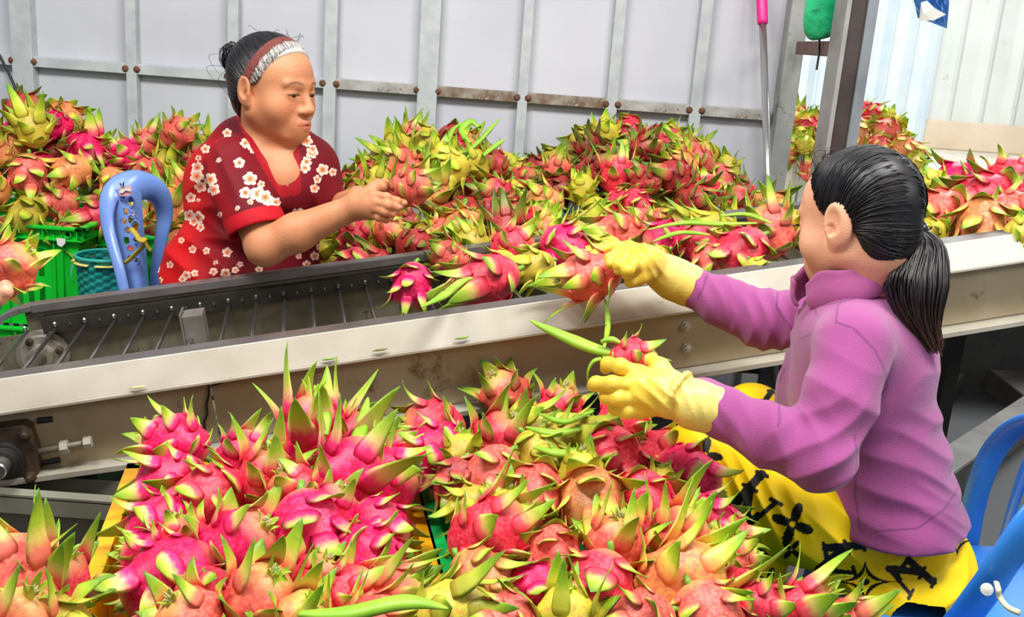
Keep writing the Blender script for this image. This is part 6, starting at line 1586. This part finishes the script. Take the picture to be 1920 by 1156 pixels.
# ---- hand of a third person at the left edge
S = Sdf(); wr = P(-90, 600, 1.30); ar = P(-330, 700, 1.15); pal = P(-35, 560, 1.30)
S.cap(ar, wr, .038, .027, k=.02); S.cap(wr, pal, .026, .026, k=.02)
for i, (x, y) in enumerate(((-12, 556), (-8, 546), (-10, 536), (-14, 528))):
    kq = P(x - 12, y + 6, 1.28 + .01 * i); S.cap(pal, kq, .02, .013, k=.012); finger(S, [kq, P(x + 12, y + 2 - i * 2, 1.26 + .012 * i), P(x + 24 - i * 3, y - 10 - i * 2, 1.26 + .014 * i), P(x + 26 - i * 3, y - 20 - i * 2, 1.275 + .014 * i)], .0115, .0082)
finger(S, [P(-30, 530, 1.33), P(-16, 512, 1.35), P(-4, 500, 1.36)], .0135, .0100, k=.01)
hv, hf_ = S.mesh(np.min([ar, wr, pal], 0) - .06, np.max([ar, P(20, 500, 1.4), P(30, 560, 1.2)], 0) + .06, .0026)
S = Sdf(); sh = ar + (-.28, .10, .10); arm0 = ar; S.cap(sh, ar, .055, .042, k=.02); tc3 = sh + (-.14, -.10, -.04); S.cap(tc3, tc3 + (0, 0, -.42), .10, .11, k=.05); S.cap(sh, tc3 + (0, 0, .03), .05, .05, k=.04); H3 = tc3 + (.02, .03, .29); R3 = frame((.5, .85, -.1)); S.cap(tc3, H3 + (0, 0, -.08), .055, .052, k=.04); head_ops(S, H3, R3, 1.0)
bv, bf = S.mesh(tc3 - np.array([.25, .25, .6]), tc3 + np.array([.62, .38, .48]), .005)
V, F = merge([(hv, hf_), (bv, bf)])
hp = obj('person', V, F, M['skin'], smooth=True, col=np.tile(rgb(226, 168, 136), (len(V), 1)))
SH = Sdf(); SH.cap(tc3 + (0, 0, -.02), tc3 + (0, 0, -.46), .135, .145, k=.05); SH.cap(tc3 + (0, 0, .02), sh, .075, .062, k=.04); SH.cap(sh, mid_(sh, arm0, .45), .062, .058, k=.03); SH.cap(tc3 + (0, 0, .03), tc3 + (-.12, -.10, .0), .075, .07, k=.04)
v3, f3 = SH.mesh(tc3 - np.array([.32, .32, .68]), tc3 + np.array([.5, .35, .2]), .006)
obj('shirt', v3, f3, mat('grey_blue_shirt', srgb(96, 116, 140), .8), hp, smooth=True)
h3, hf3 = hair_cap(H3, R3, 1.0, [(-.14, -.05), (-.05, -.045), (-.004, -.012), (.012, .02), (.05, .045), (.10, .06), (.16, .07)], extra=.007)
obj('hair', h3, hf3, M['hair'], hp, smooth=True)
tag(hp, 'person almost wholly outside the frame, only fingertips holding a fruit at the left edge', 'person')
# ================================================================ drop what the photo shows nothing of, then describe the fruit
for pr_ in PROTO:
    for o in pr_: bpy.data.objects.remove(o)
bpy.context.view_layer.update()
dg = bpy.context.evaluated_depsgraph_get()
def visible(d):
    """rays from the camera at a spread of points on the fruit; counts how many reach it"""
    o = d['o']; names = {o.name} | {c.name for c in o.children}; hit = 0; s = d['size']
    for a, b in RINGS:
        q = d['pos'] + (RT * math.cos(a) + UP * math.sin(a)) * b * s
        x, y, _ = pr(q)
        if not (-5 < x < 1925 and -5 < y < 1161): continue
        dr = Vector(q - CO).normalized(); ok, loc, nr, idx, ob, _m = SC.ray_cast(dg, Vector(CO), dr)
        if ok and ob.name in names: hit += 1
    return hit
RINGS = [(0, 0)] + [(k * math.pi / 3, .25) for k in range(6)] + [(k * math.pi / 5, .46) for k in range(10)] + [(k * math.pi / 5 + .3, .62) for k in range(10)] + [(k * math.pi / 5, .36) for k in range(10)]
for d in FR:
    inside = min((((d['pos'] - c_) / r_) ** 2).sum() for c_, r_ in BODY_ZONES)
    d['vis'] = 0 if inside < 1 else visible(d)
gone = [d for d in FR if d['vis'] < 1]
HELD = ('upper glove', 'lower glove', 'bare hands', 'left edge hand')
gone = [d for d in gone if d['heap'] not in HELD]
print('DROP', len(gone), 'of', len(FR))
for d in gone:
    for c in list(d['o'].children): bpy.data.objects.remove(c)
    bpy.data.objects.remove(d['o'])
gid = {id(d) for d in gone}; FR = [d for d in FR if id(d) not in gid]
CW_ = {'magenta': 'magenta', 'rose': 'rose red', 'coral': 'coral pink', 'amber': 'orange yellow', 'green': 'yellow green', 'dusk': 'dark red'}
ORD = ['first', 'second', 'third', 'fourth', 'fifth', 'sixth', 'seventh', 'eighth', 'ninth', 'tenth', 'eleventh', 'twelfth', 'thirteenth', 'fourteenth', 'fifteenth', 'sixteenth', 'seventeenth', 'eighteenth', 'nineteenth', 'twentieth']
WHERE = {'yellow crate': ('in the yellow crate', 'dragon fruit heaped in the yellow crate'), 'large heap': ('in the large front heap', 'dragon fruit of the large heap beside the woman in purple'),
         'conveyor': ('on the conveyor', 'dragon fruit riding on the conveyor'), 'left wall heap': ('in the leftmost wall heap', 'dragon fruit in the crate at the left wall'),
         'second wall heap': ('in the heap behind the chair', 'dragon fruit in the crate behind the pale blue chair'), 'middle wall heap': ('in the middle wall heap', 'dragon fruit of the middle heap behind the conveyor'),
         'right wall heap': ('in the heap before the pole', 'dragon fruit of the tall heap before the leaning pole'), 'yard crate by the gate post': ('in yard crate by gate post', 'dragon fruit in the yard crate by the gate post'),
         'yard crate behind the head': ('in yard crate above her hair', 'dragon fruit in the yard crate above her hair'), 'near corner heap': ('in the near left corner', 'dragon fruit in the near left corner')}
for hp_, (wh, grp) in WHERE.items():
    L_ = sorted([d for d in FR if d['heap'] == hp_], key=lambda d: d['py'])
    n = len(L_)
    if not n: continue
    per = max(3, min(12, int(round(math.sqrt(n * 1.4))))); rows = [L_[i:i + per] for i in range(0, n, per)]
    if len(rows) > 1 and len(rows[-1]) < 2: e_ = rows.pop(); rows[-1] = rows[-1] + e_
    for ri, row in enumerate(rows):
        row.sort(key=lambda d: d['px'])
        for ci, d in enumerate(row):
            look = 'blossom end facing us, ' if d['axis'] @ FW < -.55 else ''
            rn = 'top row' if ri == 0 else ('bottom row' if ri == len(rows) - 1 and len(rows) > 1 else ORD[ri] + ' row down')
            cn = ORD[ci] + ' from left'
            tag(d['o'], '%s dragon fruit %s, %s%s, %s' % (CW_[d['kind']], wh, '', rn, cn), 'dragon fruit', grp)
for d in FR:
    if d['heap'] == 'upper glove': tag(d['o'], 'yellow pink dragon fruit with long leaves held by the upper yellow glove', 'dragon fruit')
    if d['heap'] == 'lower glove': tag(d['o'], 'pink dragon fruit held in the fingers of the lower yellow glove', 'dragon fruit')
    if d['heap'] == 'bare hands': tag(d['o'], 'pink and green dragon fruit held in the bare hands of the woman in red', 'dragon fruit')
    if d['heap'] == 'left edge hand': tag(d['o'], 'pink dragon fruit held up at the left edge of the picture', 'dragon fruit')
print('FRUIT', len(FR), [(d['o'].name, d['o']['label']) for d in FR if d['heap'] in HELD])
